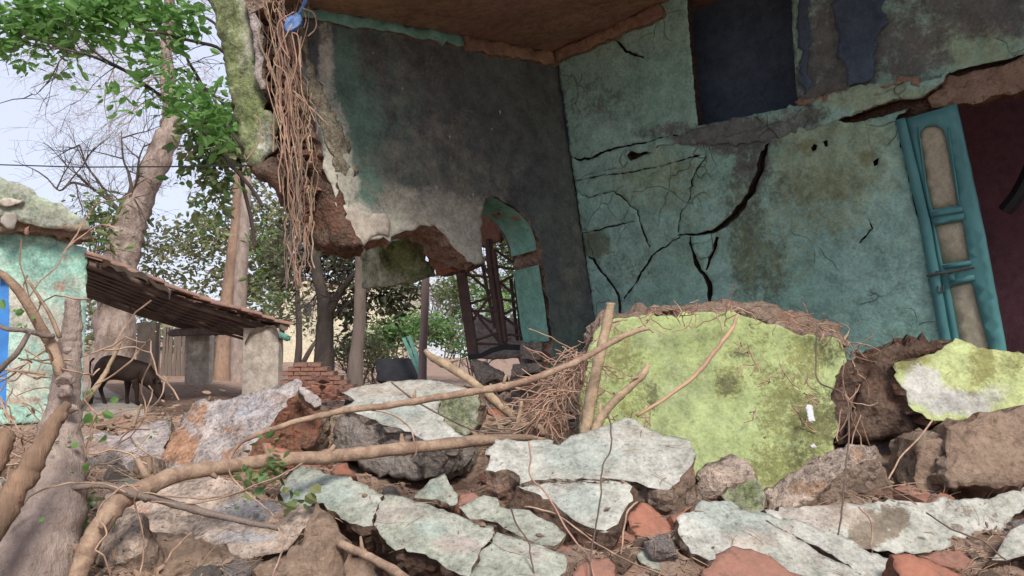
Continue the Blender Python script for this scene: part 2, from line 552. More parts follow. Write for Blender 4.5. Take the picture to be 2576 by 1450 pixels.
M['leafdark'] = leafmat('dark_leaf', [(.11, .16, .065), (.17, .23, .09), (.07, .10, .045), (.26, .28, .13), (.33, .30, .17)], .4, .5)
M['leafmid'] = leafmat('mid_leaf', [(.08, .18, .055), (.12, .25, .08), (.06, .12, .04), (.20, .30, .11), (.24, .25, .11)], .35, .5)
M['leafbush'] = leafmat('bush_leaf', [(.11, .26, .07), (.17, .33, .11), (.08, .18, .05), (.24, .35, .14)], .35, .5)
M['leafblack'] = leafmat('blackish_leaf', [(.04, .055, .03), (.07, .085, .04), (.03, .035, .022), (.12, .12, .06)], .25, .5)  # darkest of the leaf colours, for the blackish crowns
M['teal'] = plaster('teal_wall_paint', (.245, .43, .355), (.30, .49, .43), (.35, .46, .34), stains=[((.10, .10, .05), 16, .75, .35), ((.29, .33, .18), 8, .6, .45), ((.115, .10, .105), 9, .85, .4)], scale=1.4, bump=.8, bdist=.012, speck_amt=.4, cracks=.35, contrast=.28, fine=40)
M['soot_shade'] = plaster('sooty_shaded_wall_paint', (.115, .135, .12), (.085, .088, .092), (.13, .135, .11), stains=[((.125, .215, .165), 8, .8, .45), ((.47, .45, .37), 7, .9, .4), ((.24, .22, .17), 6, .75, .45)], scale=1.3, bump=.5, bdist=.01, speck_amt=.35, cracks=.0, contrast=.28, fine=40)  # base darkened for porch shade as well as soot; pale stain includes painted light
M['reveal'] = plaster('arch_reveal_paint', (.15, .34, .265), (.20, .38, .32), (.25, .36, .29), scale=3, bump=.4, bdist=.006, speck_amt=.4, contrast=.25)
M['ceil'] = plaster('ceiling_render', (.30, .20, .125), (.24, .145, .11), (.16, .12, .10), scale=1.4, bump=.4, bdist=.01, speck_amt=.4, contrast=.3)
M['purple'] = plaster('purple_room_paint', (.15, .07, .085), (.11, .055, .07), (.10, .06, .07), scale=1.6, bump=.3, bdist=.006, contrast=.2)
M['navy'] = plaster('blue_room_paint', (.075, .11, .155), (.055, .08, .12), (.045, .065, .09), scale=1.6, bump=.3, bdist=.006, contrast=.2)
M['moss'] = plaster('mossy_plaster', (.22, .235, .13), (.31, .31, .24), (.40, .39, .34), stains=[((.14, .175, .06), 16, .85, .3), ((.42, .42, .38), 20, .8, .25), ((.07, .09, .04), 8, .8, .2)], scale=3.5, bump=.8, bdist=.02, speck_amt=.55, contrast=.5, fine=35)
M['crack'] = rubblemat('crack_inside', (.05, .038, .032), (.07, .05, .04), (.03, .025, .02), None, 8, .6, .01)
M['lip'] = plaster('damp_olive_render', (.24, .21, .145), (.31, .275, .20), (.52, .48, .40), scale=5, bump=1, bdist=.02, speck_amt=.6, contrast=.5)
M['door'] = simple('teal_door_paint', (.085, .25, .25), (.065, .19, .195), 5, .55, .25, .003, (1, 1, .3), contrast=.25)
M['frosted'] = plaster('frosted_pane', (.36, .33, .23), (.41, .37, .28), (.30, .28, .19), scale=3, bump=.2, bdist=.003, contrast=.2, rough=.6)
M['iron'] = simple('rusty_iron', (.11, .065, .05), (.07, .05, .045), 10, .85, .4, .003)
M['irongrey'] = simple('grey_iron', (.12, .11, .11), (.08, .07, .07), 10, .75, .3, .003, metal=.2)
M['mint'] = plaster('mint_wall_paint', (.34, .56, .45), (.48, .63, .54), (.58, .62, .53), stains=[((.52, .48, .40), 5, .85, .3), ((.42, .25, .19), 7, .8, .2), ((.16, .40, .34), 5, .55, .4)], scale=1.8, bump=.7, bdist=.02, speck_amt=.6, contrast=.35, fine=30)
M['rooffelt'] = plaster('roof_concrete', (.34, .38, .27), (.30, .30, .25), (.24, .36, .28), stains=[((.30, .21, .15), 5, .8, .2), None, None], scale=2, bump=.6, bdist=.02, contrast=.4, fine=25)
M['bluepaint'] = simple('blue_paint', (.06, .24, .62), (.05, .19, .50), 3, .6, .2, .003, contrast=.3)
M['tile'] = simple('clay_roof_tile', (.33, .18, .13), (.20, .13, .105), 3, .9, .6, .01, contrast=.6)
M['tilewood'] = simple('rafter_wood', (.17, .12, .095), (.08, .06, .05), 3, .9, .5, .01, contrast=.5)
M['pillar'] = plaster('cement_pillar', (.47, .41, .34), (.39, .34, .28), (.32, .27, .22), scale=1.5, bump=.4, bdist=.01, speck_amt=.3, contrast=.3, fine=25)
M['cloth'] = simple('faded_cloth', (.34, .30, .26), (.27, .24, .21), 4, .9, .5, .01, contrast=.3)
M['cream'] = plaster('cream_wall', (.62, .55, .40), (.56, .51, .38), (.50, .44, .33), scale=.6, bump=.2, bdist=.01, contrast=.2)
M['whitewall'] = plaster('bluish_white_wall', (.52, .58, .66), (.57, .61, .68), (.45, .5, .56), scale=.6, bump=.2, bdist=.01, contrast=.15)
M['cow'] = simple('dark_brown_hide', (.040, .022, .015), (.022, .013, .010), 4, .7, .2, .004)
M['horn'] = simple('horn', (.12, .10, .08))
M['blackrubber'] = simple('black_cable', (.02, .02, .022), rough=.6)
M['bluebag'] = simple('blue_plastic', (.09, .18, .42), (.14, .26, .52), 10, .35, .8, .01, spec=.5, contrast=.5)
M['white'] = simple('white_plastic', (.6, .6, .6), rough=.5)
M['greenplastic'] = simple('green_plastic', (.12, .30, .24), rough=.5)
M['pipe'] = simple('brown_pipe', (.26, .19, .17), (.22, .16, .14), 4, .7, .2, .004)
# ------------------------------------------------------------------ terrain
TY = [-5, 0, 2.0, 2.6, 3.0, 3.6, 4.5, 6.0, 8.0, 10.0, 11.5, 13.0, 16, 30, 1000]
TZ = [.3, .45, .66, .76, .83, .93, 1.00, .96, .86, .72, .60, .50, .42, .40, .40]
DIPS = [(-.50, 2.85, .38, .22, -.30), (-.2, 3.4, .3, .2, -.08), (-2.0, 3.2, .5, .8, .08), (1.9, 4.6, 1.3, .7, .12), (-5.7, 11.0, 1.3, 1.2, -.30), (1.12, 3.85, .40, .42, -.26), (.2, 2.75, .9, .35, -.06)]
def tz(x, y):
    z = float(np.interp(y, TY, TZ))
    if x < -2.5 and y > 4: z -= min(1, (-2.5 - x) / 2.5) * .42 * min(1, (y - 4) / 2) * max(0, min(1, (14 - y) / 4))
    for (cx, cy, rx, ry, h) in DIPS:
        d = ((x - cx) / rx) ** 2 + ((y - cy) / ry) ** 2
        if d < 4: z += h * math.exp(-d * 1.3)
    if y < 26:
        a = .10 if y < 10 else .05
        z += a * noise.fractal((x * 1.3, y * 1.3, 0), 1, 2, 3) + .035 * noise.fractal((x * 6, y * 6, 4), 1, 2, 4)
    return z

def axis(lo, hi, st, far, neg):
    a = list(np.arange(lo, hi, st))
    v, s = hi, st
    while v < far: a.append(v); s *= 1.35; v += s
    v, s = lo - st, st
    while v > neg: a.insert(0, v); s *= 1.35; v -= s
    return a
xs = axis(-5, 4.6, .05, 700, -700); ys = axis(1.3, 9.5, .05, 1200, -60)
V = [(x, y, tz(x, y)) for y in ys for x in xs]
nx = len(xs)
Fc = [(j * nx + i, j * nx + i + 1, (j + 1) * nx + i + 1, (j + 1) * nx + i) for j in range(len(ys) - 1) for i in range(nx - 1)]
mk('ground', V, Fc, M['ground'], kind='structure', smooth=True, origin=(0, 0, 0))

# ------------------------------------------------------------------ ruined building frame (leaning as in the photo)
RHO = math.radians(8.5); cR, sR = math.cos(RHO), math.sin(RHO)
U = Vector((-sR, 0, cR))
LD = Vector((-.756 * cR, -.655, -.756 * sR)).normalized()     # along the side wall, towards the camera-left
RD = Vector((.759 * cR, -.651, .759 * sR)).normalized()       # along the door wall, towards the camera-right
O = P(1500, 830, 7.5)
nL = LD.cross(U).normalized();  nL = nL if nL.dot(Vector((0, 0, EYE)) - O) > 0 else -nL
nR = RD.cross(U).normalized();  nR = nR if nR.dot(Vector((0, 0, EYE)) - O) > 0 else -nR
PLW = Pl(O, nL, U); PRW = Pl(O, nR, U)

def T(ox, oy, k, pts): return [(x / k + ox, y / k + oy) for x, y in pts]
z1 = lambda p: T(0, 0, 2.870, p)
z2 = lambda p: T(0, 442, 2.870, p)
z3 = lambda p: T(0, 944.6, 2.870, p)
z4 = lambda p: T(694.5, 0, 2.670, p)
z5 = lambda p: T(631.4, 505.1, 2.670, p)
z6 = lambda p: T(694.5, 906.7, 2.670, p)
z7 = lambda p: T(1389, 0, 1.9966, p)
z8 = lambda p: T(1389.1, 726.1, 2.0042, p)
za = lambda p: T(0, 694.5, 3.828, p)
zb = lambda p: T(442, 568.3, 3.828, p)
zc = lambda p: T(1105, 757.7, 3.828, p)

RB = thing('ruined_house', (O.x, O.y, .6), 'collapsing plastered house with dark porch, arched window gap and cracked teal wall', 'ruined house')

def crackpoly(pts):
    """pts (x, y, halfwidth) -> thin polygon"""
    l, r = [], []
    for i, (x, y, w) in enumerate(pts):
        x0, y0 = pts[max(0, i - 1)][:2]; x1, y1 = pts[min(len(pts) - 1, i + 1)][:2]
        dx, dy = x1 - x0, y1 - y0; L = math.hypot(dx, dy) or 1
        l.append((x - dy / L * w, y + dx / L * w)); r.append((x + dy / L * w, y - dx / L * w))
    return l + r[::-1]

def wob(pts, amp=4, n=4, seed=1):
    """subdivide a polyline of (x,y,w) with small kinks"""
    out = []
    rnd = random.Random(seed)
    for a, b in zip(pts, pts[1:]):
        for k in range(n):
            t = k / n
            j = 0 if k == 0 else amp
            out.append((a[0] + (b[0] - a[0]) * t + rnd.uniform(-j, j), a[1] + (b[1] - a[1]) * t + rnd.uniform(-j, j), (a[2] + (b[2] - a[2]) * t) * (1 if k == 0 else rnd.uniform(.7, 1.3))))
    out.append(pts[-1])
    return out

# ---- side wall (with arch gap and broken lower edge); runs from the corner to the broken end
arch_out = z5([(1572, -14), (1640, -30), (1720, 20), (1790, 60), (1850, 110), (1900, 180), (1930, 250), (1945, 330), (1960, 430), (1990, 650), (2030, 940)])
arch_in = z5([(1572, -14), (1555, 60), (1545, 150), (1550, 290), (1562, 425)])
side_edge = z5([(1500, 432), (1450, 410), (1400, 345), (1340, 290), (1290, 215), (1230, 165), (1170, 172), (1100, 190), (1040, 195), (1000, 208), (930, 275), (890, 245), (820, 262), (745, 310), (700, 270), (640, 190), (600, 110), (560, 10)])
end_edge = z4([(400, 1340), (330, 1130), (290, 950), (240, 750), (200, 600), (160, 400), (120, 200), (90, 0), (85, -120)])
side_poly = [(1400, 130), (1405, 160), (1450, 480), (1500, 830), (1512, 1040), (1384, 1040), (1378, 985)] + [(1392, 862)] + arch_out[::-1][1:] + arch_in[1:] + side_edge + end_edge + [(740, -20)]
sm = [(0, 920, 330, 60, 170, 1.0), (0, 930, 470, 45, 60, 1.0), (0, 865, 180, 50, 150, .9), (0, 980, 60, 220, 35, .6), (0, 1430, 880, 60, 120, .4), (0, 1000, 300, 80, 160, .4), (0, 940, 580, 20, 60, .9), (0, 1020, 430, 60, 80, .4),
      (1, 848, 400, 42, 150, 1.0), (1, 890, 560, 60, 70, 1.0), (1, 930, 610, 50, 40, 1.0), (1, 1060, 550, 140, 90, 1.0), (1, 1180, 590, 120, 110, .95), (1, 820, 200, 25, 200, .8), (1, 880, 470, 30, 50, .9), (1, 1000, 500, 60, 50, .7),  # bare pale plaster towards the break, with the light falling there painted in
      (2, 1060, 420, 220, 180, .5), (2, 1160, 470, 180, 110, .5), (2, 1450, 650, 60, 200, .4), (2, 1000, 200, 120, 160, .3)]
slab('side_wall', side_poly, PLW, .38, [M['soot_shade'], M['break']], grid=.04, jag=.018, relief=.012, rfreq=3, side=.05, masks=sm, parent=RB, seed=5, backcap=True)
# thin edge of missing plaster layer: pale skim coat still clinging near the break
skim = z5([(560, 10), (700, 60), (800, 110), (900, 90), (930, 150), (925, 240), (890, 240), (820, 255), (745, 302), (700, 262), (645, 190), (605, 110)])
slab('plaster_skin', skim, Pl(O + nL * .012, nL, U), .016, [M['pillar'], M['pillar']], grid=.04, jag=.03, relief=.004, side=.003, parent=RB, seed=8, backcap=False)

# ---- inner reveal of the arch (painted mint) right-hand side, sits inside the thickness
def reveal_strip(pts, w0, w1, name, m):
    Vv, Ff = [], []
    fine = catmull([(x, y) for x, y in pts], 5)
    n = 7
    for k, (x, y) in enumerate(fine):
        p = PLW.hit(x, y)
        for j in range(n + 1):
            t = j / n
            q = p - nL * (w0 + (w1 - w0) * t)
            q = q - LD * (-.012) if False else q
            q = q + LD * (.05 + .010 * noise.noise(q * 9) + .004 * noise.noise(q * 30))
            Vv.append(q)
    for k in range(len(fine) - 1):
        for j in range(n):
            a = k * (n + 1) + j
            Ff.append((a, a + 1, a + n + 2, a + n + 1))
    return mk(name, Vv, Ff, m, parent=RB, smooth=True)
reveal_strip(z5([(1640, -30), (1720, 20), (1790, 60), (1850, 110), (1900, 180), (1930, 250), (1943, 330)]), -.004, .36, 'arch_reveal', M['reveal'])
reveal_strip(z5([(1955, 430), (1970, 520), (1990, 650), (2010, 800), (2028, 938)]), -.004, .36, 'arch_reveal', M['reveal'])

# ---- door wall with cracks, niche and doorway
cr = []
cr.append(crackpoly(wob([(1936, 362, 1), (1924, 385, 9), (1915, 430, 9), (1892, 480, 10), (1870, 515, 8), (1838, 552, 7), (1800, 580, 5), (1770, 588, 3), (1706, 592, 1.5)], 3, 3, 2)))
cr.append(crackpoly(wob([(1737, 596, 2), (1742, 625, 5), (1750, 660, 6), (1770, 690, 4), (1786, 722, 6), (1789, 775, 5)], 3, 3, 3)))
cr.append(crackpoly(wob([(1806, 596, 4), (1797, 625, 5), (1785, 655, 4), (1776, 680, 2)], 2, 3, 4)))
cr.append(crackpoly(wob([(1478, 642, 1), (1500, 665, 3), (1530, 705, 3), (1556, 745, 3), (1562, 800, 3)], 3, 4, 5)))
cr.append(crackpoly(wob([(1570, 752, 1.5), (1600, 710, 2.2), (1632, 660, 2.2), (1650, 635, 2), (1690, 608, 1.5), (1712, 597, 1)], 4, 4, 6)))
cr.append(crackpoly(wob([(1437, 396, 1), (1460, 404, 3), (1500, 392, 3), (1550, 373, 2.4), (1600, 362, 2), (1660, 349, 2), (1716, 337, 1)], 3, 4, 7)))
cr.append(crackpoly(wob([(1452, 478, .8), (1480, 500, 1), (1545, 480, 1), (1580, 508, 1.6), (1605, 530, 1.3), (1608, 556, 1.3), (1625, 600, 2), (1634, 622, 1)], 3, 4, 8)))
cr.append(crackpoly(wob([(1455, 588, 1), (1500, 580, 1.8), (1560, 565, 1.8), (1594, 558, .8)], 2, 4, 9)))
cr.append(crackpoly(wob([(1778, 392, 1), (1762, 412, 1.5), (1740, 455, 1.3), (1736, 500, 1.2), (1712, 540, 1), (1706, 585, .8)], 3, 4, 10)))
cr.append(crackpoly(wob([(1548, 103, 1), (1560, 112, 4), (1575, 130, 4), (1600, 138, 3), (1620, 146, 1.5)], 2, 3, 11)))
cr.append(crackpoly(wob([(1404, 160, 2), (1430, 140, 5), (1470, 118, 3), (1540, 102, 1)], 2, 3, 12)))
cr.append(crackpoly(wob([(2185, 550, .8), (2194, 575, 2.4), (2175, 598, 2.4), (2160, 612, .8)], 2, 3, 13)))
cr.append(crackpoly(wob([(1445, 455, .8), (1520, 440, 1.2), (1600, 432, 1.2), (1700, 408, 1.2), (1775, 388, .8)], 2, 4, 14)))
niche = [(1727, -150), (1728, 20), (1742, 180), (1755, 318), (1850, 298), (2003, 268), (1995, 150), (1980, -150)]
lint_gap = [(2108, 303), (2150, 288), (2200, 270), (2260, 252), (2330, 244), (2332, 258), (2290, 272), (2220, 292), (2180, 302), (2130, 312)]
spall = z7([(395, 810), (375, 780), (400, 758), (430, 772), (470, 760), (500, 768), (470, 780), (430, 795)])
bhole = z7([(1305, 745), (1320, 725), (1335, 730), (1325, 760), (1310, 765)])
bhole2 = z7([(1365, 715), (1385, 705), (1390, 735), (1375, 740)])
bhole3 = z7([(1615, 810), (1650, 795), (1640, 830), (1620, 838)])
door_open = [(2252, 303), (2400, 262), (2420, 230), (2900, 110), (3050, 1300), (2390, 1300), (2370, 880), (2310, 560)]
wall_poly = [(1398, 120), (1450, 480), (1500, 830), (1508, 960), (1512, 1040), (1900, 1180), (2372, 1300), (2372, 880), (2312, 560), (2252, 300),
             (2330, 240), (2380, 183), (2470, 160), (2576, 138), (2900, 60), (3000, -500), (1950, -400), (1720, -60)]
def wall_relief(p, x, y):
    sx, sy = proj(p)
    h = 0
    # lumpy patched plaster, upper right of the big crack
    d = ((sx - 2080) / 190) ** 2 + ((sy - 430) / 150) ** 2
    if d < 1:
        h += .030 * min(1, (1 - d) * 3) * (.6 + .9 * abs(noise.noise(p * 5)) + .5 * noise.noise(p * 14))
    # missing upper skin above the ledge line
    ledge = 400 - (sx - 1440) * .242 if sx < 2000 else 265 - (sx - 2000) * .22
    if sy < ledge and sx > 1960: h -= .03
    return h
wm = [(0, 1500, 615, 42, 42, 1.0), (0, 1880, 600, 60, 210, .75), (0, 1860, 500, 60, 90, .6), (0, 2050, 470, 170, 60, .65), (0, 2030, 370, 30, 25, 1), (0, 2180, 400, 26, 26, 1), (0, 1940, 680, 50, 120, .6), (0, 1580, 680, 90, 60, .35),
      (1, 2100, 400, 190, 150, .9), (1, 2060, 540, 180, 70, .6), (1, 2160, 240, 160, 40, .9), (1, 1660, 450, 160, 100, .6), (1, 1950, 650, 130, 90, .45), (1, 2430, 110, 160, 90, .8), (1, 1560, 120, 130, 70, .35), (1, 1720, 620, 300, 110, .3),
      (2, 1850, 340, 130, 60, 1.0), (2, 2120, 130, 130, 170, 1.0), (2, 2280, 120, 130, 120, .85), (2, 1890, 420, 60, 70, .8), (2, 2400, 240, 200, 60, 1), (2, 1500, 250, 110, 80, .4), (2, 2060, 200, 80, 110, .9), (2, 1700, 330, 130, 30, .6), (2, 2480, 20, 260, 90, .9)]
slab('door_wall', wall_poly, PRW, .10, [M['teal'], M['crack']], grid=.034, jag=.010, relief=.010, rfreq=3, side=.012,
     holes=cr + [niche, lint_gap, spall, bhole, bhole2, bhole3], masks=wm, dispf=wall_relief, parent=RB, seed=11, backcap=False, rings=3)
# brick core behind the plaster, open at niche and doorway
PC = Pl(O - nR * .11, nR, U)
core_niche = [(x + (-45 if x < 1850 else 45), y + (40 if y > 200 else 0)) for x, y in niche]
core_poly = [(1440, 150), (1500, 830), (1512, 1040), (1900, 1180), (2372, 1300), (2376, 880), (2316, 560), (2258, 303), (2400, 262), (2576, 222), (2900, 150), (3000, -500), (1950, -400), (1720, -60)]
slab('brick_core', core_poly, PC, .24, [M['breakdark'], M['breakdark']], grid=.09, jag=.0, relief=.05, rfreq=5, side=.01, holes=[core_niche], parent=RB, seed=12)
# broken concrete lintel over the doorway
slab('lintel', [(2335, 246), (2345, 232), (2388, 188), (2470, 170), (2576, 150), (2900, 80), (2930, 150), (2576, 232), (2470, 252), (2400, 268), (2345, 270)],
     Pl(O + nR * -.03, nR, U), .2, [M['brownrough'], M['breakdark']], grid=.05, jag=.02, relief=.02, side=.02, parent=RB, seed=13)
# ledge band sticking out a little under the niche
slab('ledge', [(1745, 326), (1850, 302), (2006, 270), (2070, 246), (2120, 226), (2200, 212), (2290, 208), (2340, 205), (2388, 176), (2372, 205), (2332, 243), (2262, 249), (2200, 266), (2150, 285), (2106, 302), (2050, 322), (1990, 340), (1938, 352), (1850, 364), (1740, 362), (1650, 366), (1650, 352)],
     Pl(O + nR * .022, nR, U), .04, [M['teal'], M['break']], grid=.03, jag=.03, relief=.012, side=.008, parent=RB, seed=14, backcap=False,
     masks=[(2, 1850, 340, 190, 60, 1.0), (2, 2010, 300, 60, 50, .7), (1, 2200, 240, 170, 50, .95), (0, 2050, 285, 50, 40, .6)])
slab('brown_patch', z7([(1225, 505), (1300, 490), (1400, 470), (1470, 440), (1560, 430), (1640, 440), (1700, 420), (1740, 380), (1800, 372), (1850, 380), (1840, 440), (1760, 425), (1600, 445), (1480, 480), (1440, 510), (1330, 515), (1240, 530)]), Pl(O + nR * .02, nR, U), .03, [M['brownrough'], M['breakdark']], grid=.03, jag=.03, relief=.015, side=.01, parent=RB, seed=16, backcap=False)
# red brick exposed inside the crack island
slab('loose_plaster_flake', z7([(700, 1200), (740, 1180), (795, 1180), (810, 1230), (790, 1290), (740, 1300), (712, 1260)]), Pl(O + nR * .02, nR, U), .03, [M['teal'], M['break']], grid=.04, jag=.015, relief=.004, side=.006, parent=RB, seed=15)
# rooms behind the door wall: blue one behind the niche, purple one behind the doorway
def qd(name, pts, m, kind=None):
    mb = MB(); Vv = [Vector(p) for p in pts]
    nrm = (Vv[1] - Vv[0]).cross(Vv[2] - Vv[0]).normalized() * .12
    mb.add(Vv + [v - nrm for v in Vv], [(0, 1, 2, 3), (7, 6, 5, 4), (0, 4, 5, 1), (1, 5, 6, 2), (2, 6, 7, 3), (3, 7, 4, 0)])
    return mb.build(name, m, parent=RB)
def rm(a, b, h): return O + RD * a - nR * b + U * h     # along, behind, up
H0, H1 = -1.3, 6.6
a0, a1, a2 = -.3, 2.62, 9.0
qd('back_wall', [rm(.9, .42, .5), rm(a1, .42, .5), rm(a1, .42, H1), rm(.9, .42, H1)], M['navy'])
qd('back_wall', [rm(a1, 2.2, H0), rm(a2, 2.2, H0), rm(a2, 2.2, H1), rm(a1, 2.2, H1)], M['purple'])
qd('partition_wall', [rm(a1, .36, H0), rm(a1, 3.3, H0), rm(a1, 3.3, H1), rm(a1, .36, H1)], M['purple'])
qd('partition_wall', [rm(a0, .3, H0), rm(a0, 3.3, H0), rm(a0, 3.3, H1), rm(a0, .3, H1)], M['navy'])
qd('partition_wall', [rm(a2, -.1, H0), rm(a2, 3.3, H0), rm(a2, 3.3, H1), rm(a2, -.1, H1)], M['purple'])
qd('room_floor', [rm(a0, -.0, -1.25), rm(a2, 0, -1.25), rm(a2, 3.3, -1.25), rm(a0, 3.3, -1.25)], M['break'])
# ---- ceiling slab
OC = PLW.hit(1400, 138)
hC = (OC - O).dot(U)
slab('ceiling_slab', [O + U * hC + RD * (-.5) + LD * (-.6), O + U * hC + RD * 6.2 + LD * (-3.4), O + U * hC + RD * 6.6 + LD * 2.2, O + U * hC + RD * 3.4 + LD * 2.6, O + U * hC + RD * 1.5 + LD * 3.1, O + U * hC + RD * (-.55) + LD * 2.9],
     Pl(O + U * hC, -U, RD), .22, [M['ceil'], M['break']], grid=.11, jag=.05, relief=.02, rfreq=2, side=.05, in3d=True, parent=RB, seed=21)
# beams along the two walls under the ceiling
def beam(name, s, e, nrm, hgt, wid, m, seed):
    d = (e - s).normalized()
    pl = Pl(s, nrm, U)
    return slab(name, [s, e, e - U * hgt, s - U * hgt], Pl(s + nrm * wid, nrm, U), wid + .04, [m, M['break']], grid=.06, jag=.02, relief=.012, rfreq=3, side=.02, in3d=True, parent=RB, seed=seed)
beam('cornice', O + U * (hC - .003) + LD * .0, O + U * (hC - .003) + LD * 1.15, nL, .13, .05, M['ceil'], 22)
beam('cornice', O + U * (hC - .003) + RD * .06, O + U * (hC - .003) + RD * 1.25, nR, .12, .07, M['ceil'], 23)
beam('cornice', O + U * (hC - .003) + LD * 1.17, O + U * (hC - .003) + LD * 2.75, nL, .09, .03, M['teal'] if False else M['reveal'], 24)

# ---- door leaf in its frame
DP = lambda off: Pl(O + nR * off, nR, U)
def dpart(name, poly, off, th, m, parent, jag=.0015, grid=.08, relief=.0003, holes=()):
    return slab(name, poly, DP(off), th, [m, m], grid=grid, jag=jag, relief=relief, side=.001, parent=parent, holes=holes, rings=1)
def up(x, y, dx, dy=0): return (x + dx, y + dy)
fr_l = [(2252, 302), (2276, 296), (2340, 560), (2398, 900), (2410, 1290), (2380, 1290), (2372, 900), (2312, 560)]
DF = thing('door', PRW.hit(2390, 900), None, None); DF.parent = RB; DF.location = Vector(DF.location) - Vector(RB.location)
dpart('door_frame', fr_l, .035, .12, M['door'], DF)
pane1 = z7([(1842, 700), (1850, 660), (1880, 635), (1930, 632), (1962, 650), (1978, 690), (2005, 850), (2040, 1030), (1910, 1056), (1870, 870)])
pane2 = z7([(1922, 1133), (2062, 1110), (2096, 1308), (1960, 1328)])
pane3 = z7([(1995, 1440), (2110, 1420), (2195, 1745), (2230, 1960), (2100, 1980), (2050, 1745)])
leaf = [(2279, 298), (2405, 262), (2440, 420), (2478, 600), (2512, 780), (2530, 880), (2560, 1290), (2412, 1290), (2400, 900), (2343, 560)]
LF = slab('door_leaf', leaf, DP(.012), .045, [M['door'], M['door']], grid=.06, jag=.001, relief=.002, side=.001, holes=[pane1, pane2, pane3], parent=DF, rings=1, seed=3)
for pn in (pane1, pane2, pane3):
    dpart('frosted_pane', pn, -.006, .012, M['frosted'], DF)
# raised rails
for rl in (z7([(1895, 1068), (2058, 1040), (2066, 1062), (1900, 1092)]), z7([(1905, 1100), (2066, 1075), (2070, 1100), (1912, 1128)]), z7([(1962, 1332), (2100, 1310), (2106, 1330), (1968, 1352)]), z7([(1990, 1405), (2118, 1380), (2124, 1408), (1998, 1432)])):
    dpart('door_rail', rl, .028, .016, M['door'], DF)
for px_, w_ in ((z7([(1868, 1100), (1886, 1098), (1975, 1650), (1955, 1652)]), 0), (z7([(1835, 640), (1842, 640), (1898, 1050), (1890, 1052)]), 0), (z7([(1985, 640), (1992, 638), (2048, 1030), (2041, 1032)]), 0)):
    dpart('panel_moulding', px_, .024, .012, M['door'], DF)
dpart('keyhole_plate', z7([(1884, 1190), (1898, 1183), (1915, 1225), (1920, 1262), (1902, 1262), (1890, 1230)]), .022, .01, M['iron'], DF)
mb = MB(); mb.tube([DP(.05).hit(*p) for p in z7([(1880, 1385), (1960, 1372), (2040, 1360), (2120, 1345)])], [.009] * 4, 8)
mb.tube([DP(.045).hit(*p) for p in z7([(1935, 1376), (1938, 1362)])], [.014] * 2, 8); mb.tube([DP(.045).hit(*p) for p in z7([(2060, 1358), (2063, 1344)])], [.014] * 2, 8)
mb.build('bolt', M['irongrey'], parent=DF)
dpart('hasp', z7([(1988, 1372), (2018, 1366), (2024, 1410), (1994, 1414)]), .04, .014, M['door'], DF)
mb = MB(); mb.tube([DP(.04).hit(*p) for p in z7([(1938, 1438), (1936, 1462), (1950, 1472), (1966, 1464), (1962, 1436)])], [.005] * 5, 6)
mb.build('hook', M['irongrey'], parent=DF)
# dark curved bracket in the room behind the doorway
mb = MB(); mb.tube([PC.hit(x, y) - nR * 1.2 for x, y in catmull([(2462, 520), (2500, 470), (2535, 400), (2560, 320), (2575, 200)], 6)], [.06] * 25, 8)
mb.build('arch_bracket', M['blackrubber'], parent=RB)
# small pale flakes and chips on walls
for (x, y, s) in [(1190, 490, 5), (1131, 344, 5), (1258, 282, 6), (939, 133, 3), (1012, 223, 4), (1237, 325, 4)]:
    c = Pl(O + nL * .02, nL, U).hit(x, y); e = s * .0034
    mb = MB(); mb.add([c + LD * e * .6, c + U * e, c - LD * e * .6, c - U * e * 1.4, c + nL * .01], [(0, 1, 4), (1, 2, 4), (2, 3, 4), (3, 0, 4)]); mb.build('plaster_chip', M['frosted'], parent=RB)

# ---- broken wall end: brown masonry section, mossy pilaster face, grey strip
EP = P(770, 400, 5.86)
nE = Vector((-.30, -.95, 0)).normalized()
end_masonry = z1([(1790, -60), (1800, 90), (1850, 250), (1860, 420), (1915, 600), (1900, 760), (2020, 870), (2010, 960), (1960, 1110), (1860, 1200)]) + [(668, 440), (700, 478), (722, 520), (742, 560), (776, 594), (812, 628), (862, 624), (902, 616), (880, 570), (856, 500), (838, 420), (822, 360), (796, 280), (775, 200), (752, 110), (738, 20), (735, -30)]
slab('broken_masonry_end', end_masonry, Pl(EP, nE), .5, [M['breakdark'], M['breakdark']], ext=(-.1, 1, 0), grid=.035, jag=.03, relief=.06, rfreq=5, bulge=.03, side=.05, parent=RB, seed=31)
def lumps(name, poly, pl, n, s, m, seed):
    rnd = random.Random(seed); mb = MB()
    p2 = [pl.to2(pl.hit(*q)) for q in poly]; a = np.array(p2); lo, hi = a.min(0), a.max(0); k = 0
    while k < n:
        q = (rnd.uniform(lo[0], hi[0]), rnd.uniform(lo[1], hi[1]))
        if not pin(np.array([q]), p2)[0]: continue
        k += 1
        c = pl.at(*q) + pl.n * rnd.uniform(.0, .05)
        u = pl.u * s * rnd.uniform(.6, 1.3); v = pl.v * s * rnd.uniform(.25, .45); w = pl.n * s * rnd.uniform(.3, .6)
        r = rnd.uniform(-.25, .25); u, v = u + v * r * 2, v - u * r * .3
        pts = [c + u * i + v * j + w * l for l in (-1, 1) for j in (-1, 1) for i in (-1, 1)]
        pts = [p + Vector((noise.noise(p * 17), noise.noise(p * 17 + Vector((5, 0, 0))), noise.noise(p * 17 + Vector((0, 7, 0))))) * s * .5 for p in pts]
        mb.add(pts, [(4, 5, 7, 6), (0, 1, 5, 4), (1, 3, 7, 5), (3, 2, 6, 7), (2, 0, 4, 6)], rnd.choice([0, 0, 1]))
    mb.build(name, m, parent=RB)
